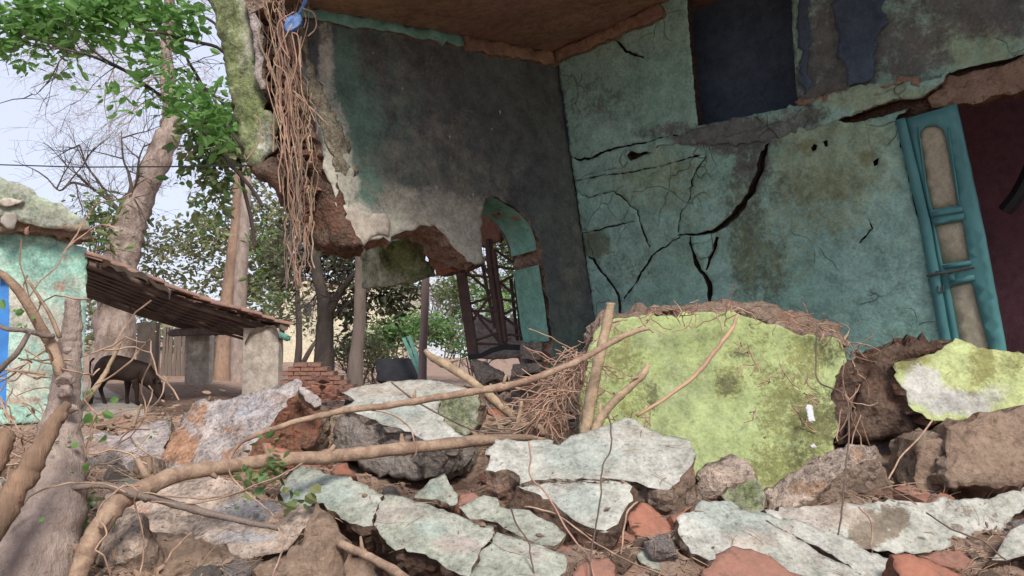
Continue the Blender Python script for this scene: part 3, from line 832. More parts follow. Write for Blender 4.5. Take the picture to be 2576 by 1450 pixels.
lumps('protruding_bricks', z1([(1850, 60), (2060, 60), (2120, 500), (2200, 800), (2250, 1100), (2290, 1500), (2200, 1640), (2050, 1350), (1980, 1150), (2040, 800), (1930, 560)]), Pl(EP + nE * .05, nE), 120, .05, [M['breakdark'], M['oldbrick']], 3)
pil = z1([(1500, -80), (1520, 0), (1580, 250), (1640, 550), (1700, 820), (1740, 1000), (1790, 1190), (1850, 1215), (1940, 1150), (1985, 1060), (1990, 980), (2030, 880), (1930, 790), (1895, 640), (1860, 450), (1840, 250), (1800, 90), (1790, -60)])
pm = [(0, 560, 100, 60, 260, .8), (0, 620, 300, 60, 200, .75), (1, 650, 110, 24, 110, .45), (1, 668, 350, 36, 50, .45), (2, 560, 60, 26, 100, .4), (2, 690, 400, 60, 40, .5)]
slab('mossy_pilaster', pil, Pl(P(620, 250, 5.8), (-.15, -1, 0)), .45, [M['moss'], M['breakdark']], ext=(-.15, 1, 0), grid=.03, jag=.03, relief=.02, rfreq=5, bulge=.03, brad=.06, side=.04, masks=pm, parent=RB, seed=33)
# pale exposed skim strip between pilaster and masonry, broken wall lip in front
slab('plaster_skin', z1([(1800, 60), (1850, 70), (1890, 300), (1905, 520), (1920, 640), (1885, 640), (1840, 560), (1830, 300), (1795, 90)]), Pl(P(650, 120, 5.68), (-.2, -1, 0)), .05, [M['greystone'], M['break']], grid=.03, jag=.025, relief=.01, side=.01, parent=RB, seed=34)
# dark lump hanging at the pilaster foot
slab('hanging_masonry', [(630, 425), (664, 412), (690, 408), (712, 430), (722, 470), (704, 492), (682, 474), (655, 452)], Pl(P(680, 445, 5.7), (-.3, -1, -.3)), .25, [M['breakdark'], M['breakdark']], grid=.03, jag=.03, relief=.03, side=.03, bulge=.04, parent=RB, seed=35)
# inner lip: pale render band down the broken edge of the side wall
lip = z4([(105, 0), (140, 120), (160, 300), (200, 420), (230, 560), (262, 700), (310, 860), (350, 1000), (400, 1160), (470, 1180), (540, 1180), (520, 1080), (490, 960), (440, 860), (380, 740), (330, 640), (280, 520), (235, 380), (205, 240), (170, 100), (150, 0)])
slab('broken_lip', lip, Pl(O + nL * .012, nL, U), .03, [M['lip'], M['break']], grid=.03, jag=.035, relief=.014, rfreq=6, side=.012, parent=RB, seed=36, backcap=False)

# ---- mossy block left hanging under the side wall (outside shade slab)
blk = z5([(862, 290), (1000, 262), (1070, 232), (1140, 240), (1160, 250), (1175, 330), (1180, 400), (1225, 450), (1235, 510), (1100, 540), (950, 568), (880, 572), (868, 420)])
slab('mossy_block', blk, Pl(P(1020, 660, 6.9), (.1, -1, .02)), .35, [M['moss'], M['moss']], ext=(-.62, .75, .0), grid=.035, jag=.015, relief=.012, side=.01, masks=[(0, 1010, 640, 60, 60, .9), (0, 1060, 690, 50, 40, .8), (2, 970, 620, 40, 60, .4)], parent=RB, seed=37)
slab('broken_brick_jamb', z5([(1150, 240), (1200, 190), (1250, 195), (1290, 230), (1345, 300), (1405, 355), (1455, 420), (1505, 440), (1420, 470), (1320, 490), (1240, 505), (1185, 410), (1175, 330)]), Pl(P(1130, 620, 6.75), (-.25, -1, -.1)), .3, [M['breakred'], M['breakdark']], grid=.03, jag=.03, relief=.035, side=.03, parent=RB, seed=38)

# ---- pier stump under the window gap
slab('pier_stump', zc([(790, 420), (800, 395), (980, 390), (1100, 410), (1110, 700), (1120, 1080), (870, 1100), (700, 1040), (690, 880), (670, 850), (690, 660), (770, 600), (780, 520)]), Pl(P(1370, 960, 7.2), (-.35, -1, 0)), .4, [M['breakgrey'], M['breakdark']], grid=.04, jag=.03, relief=.03, side=.04, parent=RB, seed=39)
for k, (pl_, mm) in enumerate(((zc([(690, 760), (1010, 700), (1060, 730), (1000, 780), (700, 850)]), 'oldbrick'), (zc([(800, 950), (1030, 930), (1050, 1040), (830, 1060)]), 'oldbrick'), (zc([(790, 410), (980, 395), (1000, 470), (960, 560), (780, 560)]), 'breakgrey'), (zc([(700, 610), (980, 590), (990, 680), (690, 740)]), 'breakgrey'))):
    slab('pier_brick', pl_, Pl(P(1360, 950, 7.08), (-.35, -1, .05)), .12, [M[mm], M['break']], grid=.04, jag=.012, relief=.012, side=.012, parent=RB, seed=50 + k)

# ---- iron window grille, leaning in the gap
GR = thing('window_grille', P(1270, 890, 7.6), 'rusty iron lattice grille leaning in the arched window gap', 'window grille')
GP = Pl(P(1270, 800, 7.6), (-.25, -1, 0))
def g(pts, r, name, m='iron', nn=2, off=0):
    mb = MB(); q = [GP.hit(*p) + GP.n * off for p in z5(pts)]
    mb.tube(q, [r * 1.45] * len(q), 8); return mb.build(name, M[m], parent=GR)
mb = MB()
q = [GP.hit(*p) for p in z5([(1418, 480), (1440, 640), (1465, 800), (1490, 960), (1500, 1050)])]
for a, b in zip(q, q[1:]):
    w = GP.u * .05; mb.box(a - w, w * 2, b - a, GP.n * .06)
mb.build('post', M['iron'], parent=GR)
g([(1595, 260), (1610, 430), (1640, 640), (1660, 800), (1690, 960)], .028, 'upright')
g([(1640, 330), (1660, 500), (1690, 700), (1720, 950)], .016, 'upright', off=.05)
g([(1555, 20), (1600, 60), (1680, 170), (1750, 300), (1810, 480), (1850, 700), (1885, 950)], .02, 'upright', 'irongrey')
g([(1530, 250), (1545, 380), (1590, 620), (1640, 860)], .012, 'upright')
for x0, x1 in ((1755, 1800), (1785, 1835), (1725, 1770)):
    g([(x0, 520), (x1, 940)], .012, 'upright', 'irongrey', off=-.12)
for a, b in [((1440, 470), (1640, 640)), ((1640, 330), (1830, 460)), ((1640, 520), (1840, 690)), ((1690, 770), (1870, 915)), ((1470, 695), (1640, 640)), ((1660, 560), (1830, 470)), ((1690, 770), (1840, 695)),
             ((1490, 730), (1680, 960)), ((1510, 940), (1680, 880)), ((1440, 485), (1560, 430)), ((1560, 430), (1640, 560)), ((1520, 760), (1620, 820)), ((1600, 650), (1500, 800))]:
    g([a, b], .010, 'lattice_bar', off=.02)
for a, b in [((1450, 500), (1650, 520)), ((1480, 740), (1680, 742)), ((1520, 960), (1730, 965)), ((1700, 665), (1840, 690)), ((1730, 900), (1870, 912)), ((1620, 440), (1810, 465))]:
    g([a, b], .009, 'cross_bar', off=.03)
mb = MB(); q = [GP.hit(*p) + GP.n * .08 for p in z5([(1475, 1050), (1560, 1040), (1640, 1000), (1720, 980), (1820, 985)])]
for a, b in zip(q, q[1:]): mb.box(a - Vector((0, 0, .03)), b - a, Vector((0, .06, 0)), Vector((0, 0, .055)))
mb.build('bottom_rail', M['blackrubber'], parent=GR)

# reddish broken lining that still fills the head of the arch on the outside
slab('arch_lining', z5([(1500, 150), (1540, 20), (1600, -20), (1660, 60), (1700, 150), (1745, 260), (1790, 420), (1760, 400), (1720, 300), (1690, 200), (1680, 285), (1640, 275), (1600, 300), (1500, 300)]), Pl(P(1250, 560, 8.0), (-.3, -1, 0)), .06, [M['oldbrick'], M['breakdark']], grid=.04, jag=.02, relief=.01, parent=RB, seed=41)

slab('damp_patch', [(2092, -80), (2100, 60), (2104, 120), (2122, 160), (2140, 205), (2172, 212), (2192, 180), (2205, 120), (2222, 60), (2236, -80)], Pl(O + nR * .012, nR, U), .01, [M['navy'], M['navy']], grid=.03, jag=.05, relief=.008, side=.002, parent=RB, seed=17, backcap=False)
slab('damp_patch', [(2008, -80), (2006, 60), (2012, 150), (2020, 240), (2034, 236), (2040, 150), (2030, 60), (2034, -80)], Pl(O + nR * .012, nR, U), .01, [M['navy'], M['navy']], grid=.03, jag=.04, relief=.008, side=.002, parent=RB, seed=18, backcap=False)
# room roof so the blue room is dark
qd('room_roof', [rm(a0, 3.3, hC + 3.4), rm(a2, 3.3, hC + 3.4), rm(a2, -.3, hC + 3.4), rm(a0, -.3, hC + 3.4)], M['break'])

# ------------------------------------------------------------------ large rubble
def ground_depth(x, y, lift=0.0):
    """depth where the pixel's ray meets the (smooth) mound plus lift"""
    r = ray(x, y)
    for k in range(200, 1200):
        d = k * .01
        p = Vector((0, 0, EYE)) + r * (d / r.y)
        if p.z < float(np.interp(p.y, TY, TZ)) + lift: return d
    return 8.0

def rub(name, label, cat, poly, anchor, n, thick, mats, group='broken wall slabs in the rubble', **kw):
    ax, ay, d = anchor
    if d is None: d = ground_depth(ax, ay, .14)
    kw.setdefault('grid', .03); kw.setdefault('jag', .009); kw.setdefault('relief', .008); kw.setdefault('side', .022)
    if 'slab' in name and thick < .13: thick *= 1.75
    return slab(name, poly, Pl(P(ax, ay, d), n), thick, [M[m] for m in mats], label=label, cat=cat, group=group, **kw)

# lime-green standing block
green = z8([(205, 240), (240, 195), (290, 165), (500, 125), (700, 118), (930, 115), (1080, 185), (1200, 218), (1400, 240), (1480, 290), (1490, 370), (1430, 450), (1410, 560), (1440, 680), (1425, 790), (1420, 900), (1420, 1250), (300, 1250), (150, 900), (140, 650), (165, 420)])
gm = [(0, 1560, 900, 70, 100, .8), (0, 1500, 1010, 60, 100, .6), (0, 1750, 930, 60, 40, .45), (0, 1830, 960, 50, 60, .85), (0, 1860, 890, 60, 50, .6), (0, 2030, 900, 80, 90, .8), (0, 1990, 1030, 110, 130, .85), (0, 2060, 1080, 60, 90, .95), (0, 1950, 1180, 110, 90, .85), (0, 1620, 980, 60, 80, .6), (0, 1900, 860, 60, 40, .7), (0, 1500, 900, 40, 60, .5), (0, 1940, 950, 70, 60, .7), (0, 1590, 1020, 60, 60, .7), (0, 1680, 880, 90, 40, .35),
      (1, 1828, 965, 35, 40, .9), (1, 2070, 1050, 60, 100, .8), (1, 2080, 880, 40, 70, .7), (1, 1860, 890, 40, 26, .7), (1, 2020, 1150, 60, 60, .7), (1, 1640, 1000, 20, 60, .9),
      (2, 1700, 950, 120, 100, .7), (2, 1620, 850, 110, 50, .7)]
rub('wall_block', 'big lime green wall block standing upright with brown rubble along its top', 'wall block', green, (1800, 950, 4.15), (-.10, -.93, .30), .55, ['lime', 'break'],
    ext=(.05, .96, .10), grid=.026, jag=.028, relief=.010, rfreq=3, side=.05, masks=[(a_, b_, c_, d_, e_, f_ * .78) for a_, b_, c_, d_, e_, f_ in gm], seed=60)
rub('rubble_crust', 'long brown crust of brick rubble lying on top of the lime green block', 'rubble crust', z8([(470, 118), (560, 92), (700, 84), (860, 50), (1000, 68), (1110, 72), (1180, 112), (1300, 140), (1450, 165), (1470, 240), (1480, 292), (1400, 240), (1200, 222), (1090, 190), (935, 118), (700, 120), (520, 128)]),
    (1850, 800, 4.35), (-.05, -.75, .66), .10, ['break', 'break'], group=None, grid=.022, jag=.03, relief=.035, rfreq=7, bulge=.02, side=.03, seed=61)
# yellow-green chunk and its dark masonry body
rub('wall_chunk', 'yellow green plastered wall chunk with white peeled patch at the right', 'wall chunk', z8([(1735, 380), (1850, 350), (1950, 320), (2030, 248), (2110, 275), (2150, 300), (2260, 312), (2379, 322), (2560, 345), (2560, 720), (2379, 700), (2200, 640), (2060, 662), (2050, 682), (1960, 665), (1890, 650), (1830, 610), (1795, 590), (1775, 500), (1722, 440)]),
    (2400, 960, 3.85), (-.05, -.80, .58), .32, ['yellowgreen', 'breakdark'], ext=(-.15, .9, -.25), grid=.024, relief=.014, rfreq=5, side=.05, seed=62,
    masks=[(0, 2290, 900, 60, 50, .8), (0, 2470, 920, 40, 80, .8), (0, 2540, 900, 50, 60, .6), (0, 2420, 1000, 120, 40, .5), (1, 2320, 970, 60, 60, 1.0), (1, 2380, 1010, 80, 40, .95), (1, 2450, 1020, 60, 36, .85), (1, 2500, 990, 50, 30, .6), (2, 2300, 900, 30, 30, .5)])
rub('masonry_chunk', 'dark brown broken masonry mass between the two green painted blocks', 'masonry chunk', z8([(1600, 352), (1650, 318), (1700, 288), (1800, 268), (1960, 250), (2020, 255), (1950, 320), (1850, 350), (1740, 380), (1790, 400), (1900, 480), (1950, 560), (1980, 640), (1990, 690), (1860, 770), (1650, 775), (1500, 770), (1490, 700), (1530, 560), (1570, 440)]),
    (2230, 970, 4.02), (-.2, -.9, .35), .35, ['breakdark', 'breakdark'], ext=(.1, .95, -.1), grid=.026, jag=.03, relief=.05, rfreq=5, bulge=.07, side=.05, seed=63)
rub('masonry_chunk', 'narrow brown masonry strip with white lime flakes beside the green block', 'masonry chunk', z8([(1430, 440), (1500, 380), (1560, 390), (1600, 400), (1560, 520), (1520, 640), (1500, 780), (1440, 780), (1410, 560)]),
    (2130, 1010, 4.05), (-.1, -.9, .2), .4, ['breakdark', 'breakdark'], ext=(0, 1, 0), grid=.03, jag=.02, relief=.03, rfreq=6, side=.03, seed=64)
rub('wall_block', 'rough brown rendered block at the right edge below the yellow green chunk', 'wall block', z8([(1990, 700), (2070, 662), (2250, 612), (2379, 602), (2560, 590), (2560, 985), (2379, 992), (2200, 990), (2000, 1000), (1995, 850)]),
    (2450, 1120, 3.45), (-.05, -.80, .55), .35, ['brownrough', 'break'], ext=(0, .95, -.3), grid=.026, jag=.02, relief=.03, rfreq=5, bulge=.03, side=.04, seed=65)
rub('wall_block', 'upright brown masonry post just left of the rough brown block', 'wall block', z8([(1850, 772), (1930, 755), (2000, 760), (1995, 850), (1995, 1000), (2000, 1100), (1850, 1090), (1845, 900)]),
    (2340, 1180, 3.5), (-.2, -.93, .2), .25, ['brownrough', 'break'], ext=(0, 1, 0), grid=.026, jag=.015, relief=.015, side=.03, seed=66)
rub('wall_block', 'smooth grey shaded wall piece in the gap under the dark masonry mass', 'wall block', z8([(1600, 760), (1870, 768), (1860, 880), (1850, 1000), (1870, 1100), (1600, 1100)]),
    (2260, 1180, 4.0), (.1, -.98, .1), .2, ['breakgrey', 'breakdark'], ext=(0, 1, 0), relief=.008, seed=67)
# slanted brown slab
rub('wall_slab', 'slanted grey brown slab leaning left of the grey shaded gap', 'wall slab', z8([(1058, 1022), (1200, 935), (1330, 850), (1440, 800), (1490, 783), (1560, 786), (1625, 790), (1642, 850), (1560, 880), (1480, 912), (1370, 1000), (1270, 1095), (1180, 1120), (1085, 1125)]),
    (2060, 1190, 3.50), (-.35, -.62, .70), .17, ['pinkstone', 'break'], ext=(.45, .1, -.9), grid=.022, relief=.014, rfreq=7, side=.03, seed=68, masks=[(0, 2050, 1230, 90, 26, .8), (0, 2150, 1150, 40, 30, .6)])
rub('rubble_lump', 'rough pinkish lump of masonry leaning on the foot of the green block', 'rubble lump', z8([(730, 930), (800, 880), (870, 850), (930, 840), (1000, 878), (1025, 930), (1020, 960), (940, 1000), (850, 1045), (760, 1060), (725, 1010)]),
    (1820, 1195, 3.45), (-.1, -.65, .75), .2, ['pinkstone', 'break'], grid=.022, jag=.02, relief=.028, rfreq=8, bulge=.03, side=.03, seed=69, group=None)
rub('wall_slab', 'small mossy green block under the rough pinkish lump', 'wall slab', z8([(850, 1045), (940, 1000), (1025, 955), (1060, 1020), (1075, 1080), (1075, 1150), (1000, 1150), (900, 1100)]),
    (1870, 1245, 3.35), (.1, -.93, .3), .18, ['moss', 'break'], ext=(0, .95, -.2), grid=.022, relief=.012, side=.02, seed=70, masks=[(0, 1880, 1240, 60, 50, .6)])
# long pale slab on the right
rub('wall_slab', 'long pale slab with brown moss stains running to the right edge', 'wall slab', z8([(1075, 1112), (1180, 1095), (1270, 1100), (1400, 1098), (1560, 1090), (1700, 1055), (1790, 1075), (1900, 1080), (2050, 1060), (2200, 1055), (2379, 1015), (2520, 985), (2520, 1060), (2379, 1112), (2330, 1160), (2285, 1210), (2230, 1268), (2130, 1290), (2050, 1312), (1900, 1320), (1700, 1335), (1640, 1335), (1500, 1300), (1300, 1240), (1120, 1170)]),
    (2230, 1320, 2.98), (.02, -.62, .78), .10, ['pale', 'breakdark'], grid=.022, jag=.02, relief=.010, side=.03, seed=71, masks=[(0, 2180, 1330, 60, 60, 1), (0, 2240, 1310, 60, 50, .8), (0, 2110, 1290, 60, 40, .6), (0, 2400, 1290, 60, 60, .5), (0, 2490, 1290, 40, 50, .4), (1, 2100, 1300, 120, 40, .8), (1, 2000, 1290, 60, 20, .9)])
rub('wall_slab', 'small pale slab corner at the lower right edge of the picture', 'wall slab', z8([(2215, 1368), (2250, 1300), (2310, 1222), (2379, 1195), (2520, 1150), (2520, 1400), (2379, 1362), (2290, 1372)]),
    (2540, 1370, 2.75), (-.05, -.6, .78), .12, ['pale', 'breakdark'], seed=72, relief=.006)
# big pale slab front right
rub('wall_slab', 'large light grey slab in front with a fine diagonal crack', 'wall slab', z8([(640, 1150), (700, 1108), (790, 1070), (890, 1062), (930, 1080), (960, 1105), (1060, 1130), (1200, 1160), (1300, 1185), (1480, 1260), (1640, 1332), (1720, 1390), (1730, 1420), (1790, 1449), (1920, 1540), (1500, 1560), (1250, 1500), (1040, 1470), (930, 1380), (820, 1355), (700, 1330), (655, 1290), (625, 1240), (632, 1190)]),
    (1950, 1370, 2.86), (.10, -.50, .86), .11, ['pale', 'break'], grid=.02, jag=.02, relief=.006, side=.03, seed=73, masks=[(1, 1900, 1350, 120, 50, .7), (2, 1850, 1300, 140, 60, .8), (1, 2050, 1400, 130, 40, .5)],
    holes=[z8([(1080, 1170), (1200, 1235), (1320, 1300), (1450, 1370), (1560, 1440), (1556, 1444), (1440, 1376), (1315, 1304), (1195, 1240), (1078, 1174)])])
# main pale slab, centre
slabH = z6([(1480, 535), (1550, 532), (1620, 536), (1700, 545), (1790, 530), (1862, 530), (1872, 560), (1905, 562), (1990, 510), (2060, 490), (2130, 462), (2230, 440)]) + z8([(370, 652), (410, 660), (470, 700), (560, 738), (620, 745), (680, 760), (700, 790), (720, 830), (700, 905), (650, 955), (590, 1015), (530, 1012), (480, 1000), (425, 972), (290, 962), (120, 968), (0, 962)]) + z6([(2230, 797), (2000, 806), (1890, 800), (1760, 806), (1635, 822), (1640, 775), (1600, 750), (1560, 730), (1470, 745), (1402, 742), (1430, 690), (1442, 642), (1410, 630), (1440, 590), (1460, 580)])
rub('wall_slab', 'largest pale slab in the middle with a jagged edge and a thin crack below', 'wall slab', slabH, (1520, 1150, 3.28), (-.02, -.50, .86), .11, ['pale', 'break'], grid=.02, jag=.009, relief=.006, side=.03, ext=(.12, .35, -.93), seed=74,
    masks=[(2, 1450, 1150, 120, 60, .7), (1, 1600, 1100, 90, 40, .4)])
slabI = z6([(1610, 852), (1720, 835), (1900, 818), (2100, 822), (2300, 818)]) + z8([(120, 975), (290, 970), (375, 976), (398, 1000), (402, 1070), (355, 1122), (345, 1160), (330, 1190), (260, 1222), (235, 1225)]) + z6([(2240, 1145), (2130, 1132), (2050, 1090), (1960, 1040), (1900, 985), (1830, 930), (1740, 892), (1680, 870)])
rub('wall_slab', 'pale slab split off just below the largest pale slab', 'wall slab', slabI, (1450, 1270, 3.02), (-.02, -.55, .84), .10, ['pale', 'breakdark'], grid=.02, relief=.006, side=.028, ext=(-.2, .1, -.95), seed=75, masks=[(2, 1450, 1260, 80, 50, .8)])
# row of pale green slabs lower centre-left
rub('wall_slab', 'mint tinged slab at the left end of the broken front row', 'wall slab', z6([(18, 900), (40, 850), (110, 742), (180, 712), (260, 735), (350, 762), (440, 775), (530, 790), (560, 820), (680, 872), (722, 905), (690, 980), (660, 1045), (640, 1112), (590, 1118), (540, 1110), (460, 1080), (410, 1040), (360, 1000), (310, 965), (262, 942), (230, 985), (190, 990), (60, 955)]),
    (830, 1265, 3.08), (-.08, -.46, .88), .09, ['palegreen', 'breakdark'], grid=.02, relief=.006, side=.025, seed=76, masks=[(2, 800, 1240, 100, 60, .8), (1, 740, 1230, 40, 40, .6)])
rub('wall_slab', 'long pale green slab in the front row above the dark hollow', 'wall slab', z6([(728, 905), (760, 895), (900, 932), (960, 952), (1090, 1000), (1220, 1042), (1340, 1090), (1460, 1120), (1470, 1150), (1440, 1222), (1370, 1300), (1345, 1370), (1310, 1452), (1240, 1432), (1150, 1390), (1080, 1332), (1000, 1305), (930, 1290), (860, 1262), (800, 1275), (740, 1242), (715, 1190), (690, 1142), (645, 1112), (670, 1045)]),
    (1090, 1350, 2.86), (.02, -.44, .90), .10, ['palegreen', 'breakdark'], grid=.02, relief=.006, side=.028, seed=77, masks=[(1, 1150, 1370, 80, 30, .8), (1, 1000, 1290, 100, 40, .6), (2, 1080, 1330, 60, 30, .8)])
rub('wall_slab', 'pale green slab at the bottom middle right of the long crack', 'wall slab', z6([(1476, 1152), (1600, 1182), (1740, 1215), (1870, 1262), (1940, 1300), (1952, 1360), (1930, 1410), (1900, 1452), (1880, 1560), (1300, 1560), (1318, 1452), (1350, 1375), (1378, 1302), (1448, 1224)]),
    (1310, 1400, 2.76), (.05, -.42, .90), .10, ['palegreen', 'break'], grid=.02, relief=.006, side=.028, seed=78, masks=[(1, 1330, 1390, 70, 40, .5)])
rub('wall_slab', 'pale slab with stepped edge wedged above the bottom middle slab', 'wall slab', z6([(1228, 990), (1300, 945), (1390, 902), (1440, 905), (1482, 922), (1500, 985), (1560, 1000), (1640, 996), (1700, 1002), (1762, 1050), (1820, 1080), (1880, 1110), (1942, 1172), (1900, 1215), (1880, 1252), (1780, 1240), (1700, 1200), (1600, 1150), (1530, 1130), (1480, 1095), (1420, 1080), (1300, 1060), (1230, 1012)]),
    (1280, 1305, 3.02), (.05, -.45, .88), .08, ['palegreen', 'break'], grid=.02, relief=.006, side=.025, seed=79, masks=[(1, 1250, 1260, 60, 30, .5)])
rub('wall_slab', 'small pointed slab shard behind the front row', 'wall slab', z6([(1130, 757), (1150, 800), (1165, 835), (1240, 972), (1172, 982), (1082, 922), (1060, 942), (922, 922), (950, 880), (1010, 832)]),
    (1100, 1235, 3.28), (.0, -.55, .84), .07, ['palegreen', 'break'], grid=.02, relief=.004, side=.02, seed=80, masks=[(2, 1090, 1230, 40, 30, .8)])
rub('wall_slab', 'little stone slab beside the red brick lumps near the bottom', 'wall slab', z8([(430, 1342), (480, 1310), (560, 1345), (622, 1400), (600, 1432), (520, 1415), (445, 1385)]), (1650, 1410, 2.8), (0, -.4, .9), .06, ['palegreen', 'break'], grid=.02, relief=.004, side=.012, seed=81)
# back slab with mossy end
rub('wall_slab', 'broad pale slab lying farther back with its lower edge broken diagonally', 'wall slab', z6([(430, 322), (470, 305), (515, 268), (500, 245), (440, 216), (540, 182), (640, 160), (800, 146), (900, 135), (1000, 130), (1080, 135), (1150, 152), (1250, 175), (1345, 192), (1362, 205), (1230, 232), (1105, 262), (1100, 330), (1112, 392), (1160, 440), (1200, 480), (1275, 515), (1130, 530), (1005, 547), (950, 510), (905, 482), (800, 450), (720, 425), (610, 380), (515, 352)]),
    (1010, 1010, 3.95), (.02, -.36, .93), .10, ['pale', 'breakgrey'], grid=.024, relief=.006, side=.03, seed=82, masks=[(1, 950, 980, 120, 30, .7), (1, 1080, 970, 90, 20, .6), (2, 1000, 1040, 80, 30, .7)])
rub('wall_block', 'olive stained upright end block at the right of the broad back slab', 'wall block', z6([(1108, 264), (1230, 234), (1365, 206), (1362, 300), (1365, 400), (1330, 470), (1275, 520), (1200, 480), (1112, 394), (1100, 330)]),
    (1165, 1050, 3.82), (.05, -.97, .15), .16, ['moss', 'break'], ext=(.1, 1, -.1), grid=.024, relief=.008, side=.02, seed=83, masks=[(2, 1150, 1040, 60, 50, .35)])
rub('masonry_chunk', 'grey rough masonry core under the broad back slab', 'masonry chunk', z6([(398, 385), (440, 360), (510, 352), (620, 385), (720, 428), (900, 482), (1005, 547), (1150, 560), (1330, 600), (1300, 680), (1150, 760), (900, 830), (790, 800), (760, 770), (700, 800), (620, 740), (560, 690), (450, 640), (400, 560)]),
    (900, 1120, 3.82), (-.12, -.86, .5), .35, ['breakgrey', 'breakgrey'], ext=(0, .9, -.2), grid=.024, jag=.03, relief=.05, rfreq=6, bulge=.04, side=.04, seed=84)
# big stones on the left
rub('wall_slab', 'big pink grey rendered slab tilted up to a point left of centre', 'wall slab', z3([(1080, 730), (1110, 660), (1180, 560), (1240, 410), (1310, 300), (1400, 205), (1460, 190), (1530, 192), (1700, 165), (1850, 140), (2000, 80), (2150, 32), (2185, 60), (2170, 100), (2080, 170), (2080, 230), (1960, 350), (1900, 430), (1840, 500), (1790, 560), (1720, 610), (1600, 640), (1250, 800), (1150, 790)]),
    (560, 1090, 3.75), (-.28, -.60, .74), .22, ['greystone', 'breakred'], ext=(.42, .25, -.85), grid=.022, jag=.018, relief=.022, rfreq=7, side=.04, seed=85, masks=[(0, 450, 1120, 60, 60, .9), (0, 500, 1060, 60, 60, .55), (0, 580, 1090, 50, 40, .35), (1, 700, 1010, 60, 40, .4), (0, 590, 1140, 50, 30, .5), (2, 620, 1030, 90, 40, .6)])
rub('rubble_lump', 'orange red brick core exposed at the end of the tilted pink grey slab', 'rubble lump', z3([(2075, 235), (2085, 170), (2170, 105), (2240, 160), (2300, 230), (2320, 330), (2310, 430), (2280, 500), (2200, 540), (2120, 520), (2020, 460), (1955, 390)]),
    (750, 1060, 3.85), (.15, -.85, .5), .22, ['breakred', 'break'], ext=(0, .9, -.3), grid=.022, jag=.02, relief=.03, rfreq=8, bulge=.02, side=.03, seed=86, group=None)
rub('rubble_lump', 'thin plaster crust piece fallen over the orange brick core', 'rubble lump', z3([(2160, 80), (2240, 100), (2320, 180), (2310, 215), (2270, 230), (2220, 180), (2165, 120)]), (780, 1000, 3.72), (.3, -.8, .5), .05, ['greystone', 'break'], grid=.02, seed=87, side=.01, group=None)
rub('wall_slab', 'low grey mint slab half buried in roots left of the tilted slab', 'wall slab', z3([(560, 470), (640, 430), (760, 400), (860, 430), (1000, 380), (1150, 330), (1230, 310), (1240, 400), (1180, 560), (1100, 680), (1000, 700), (900, 740), (760, 770), (620, 760), (550, 700), (545, 580)]),
    (320, 1150, 3.9), (.05, -.45, .88), .12, ['greystone', 'break'], grid=.026, relief=.012, side=.03, seed=88, masks=[(1, 230, 1140, 60, 60, .8), (2, 320, 1150, 60, 60, .4)])
rub('wall_slab', 'large beige rock like slab filling the lower left front', 'wall slab', z3([(560, 880), (700, 860), (900, 820), (1130, 790), (1300, 750), (1480, 735), (1580, 745), (1640, 780), (1750, 820), (1850, 850), (1960, 890), (2050, 940), (2170, 960), (2285, 985), (2265, 1050), (2230, 1110), (2140, 1190), (2020, 1250), (1860, 1290), (1700, 1300), (1560, 1340), (1420, 1420), (1340, 1560), (900, 1560), (1040, 1400), (1080, 1200), (1000, 1000), (760, 980)]),
    (560, 1320, 2.95), (-.02, -.40, .90), .22, ['pinkstone', 'break'], grid=.02, jag=.02, relief=.035, rfreq=4, side=.05, seed=89, masks=[(1, 620, 1290, 100, 40, .8), (2, 420, 1370, 110, 30, .8), (0, 430, 1400, 80, 40, .8), (1, 600, 1350, 120, 20, .8), (2, 330, 1290, 60, 30, .6), (0, 690, 1300, 60, 40, .5)])
rub('rubble_lump', 'brown orange rubble lump at the right end of the beige slab', 'rubble lump', z6([(255, 945), (300, 985), (360, 1030), (410, 1100), (430, 1160), (470, 1260), (465, 1340), (430, 1420), (400, 1540), (-60, 1540), (-120, 1400), (60, 1330), (180, 1200), (230, 1060)]),
    (800, 1370, 2.78), (.15, -.72, .65), .25, ['brownrough', 'break'], grid=.022, jag=.03, relief=.04, rfreq=7, bulge=.04, side=.04, seed=90, group=None)
rub('rubble_lump', 'brown pebbly rubble band below the beige slab at the bottom edge', 'rubble lump', z3([(1060, 1180), (1200, 1130), (1400, 1150), (1700, 1300), (1600, 1350), (1440, 1400), (1360, 1560), (1000, 1560), (1040, 1380)]),
    (450, 1400, 2.72), (.0, -.6, .8), .2, ['brownrough', 'break'], grid=.024, jag=.03, relief=.04, rfreq=8, bulge=.02, side=.04, seed=91, group=None)
rub('rubble_lump', 'angular beige boulder under the big curved branch', 'rubble lump', z3([(680, 1310), (700, 1200), (740, 1100), (770, 1010), (860, 970), (960, 960), (1010, 980), (1050, 1080), (1080, 1190), (1060, 1240), (1020, 1290), (950, 1330), (850, 1370), (730, 1405), (690, 1360)]),
    (310, 1360, 2.66), (-.15, -.62, .75), .22, ['pinkstone', 'break'], ext=(.3, .5, -.8), grid=.022, jag=.015, relief=.018, rfreq=6, bulge=.02, side=.03, seed=92, group=None)
rub('rubble_lump', 'light brown sharp edged fragment below the tilted pink grey slab', 'rubble lump', z3([(1090, 600), (1110, 690), (1070, 760), (980, 720), (960, 650), (1010, 600), (1040, 580)]), (360, 1185, 3.5), (-.2, -.9, .35), .12, ['brownrough', 'break'], grid=.022, bulge=.02, relief=.015, seed=93, group=None)
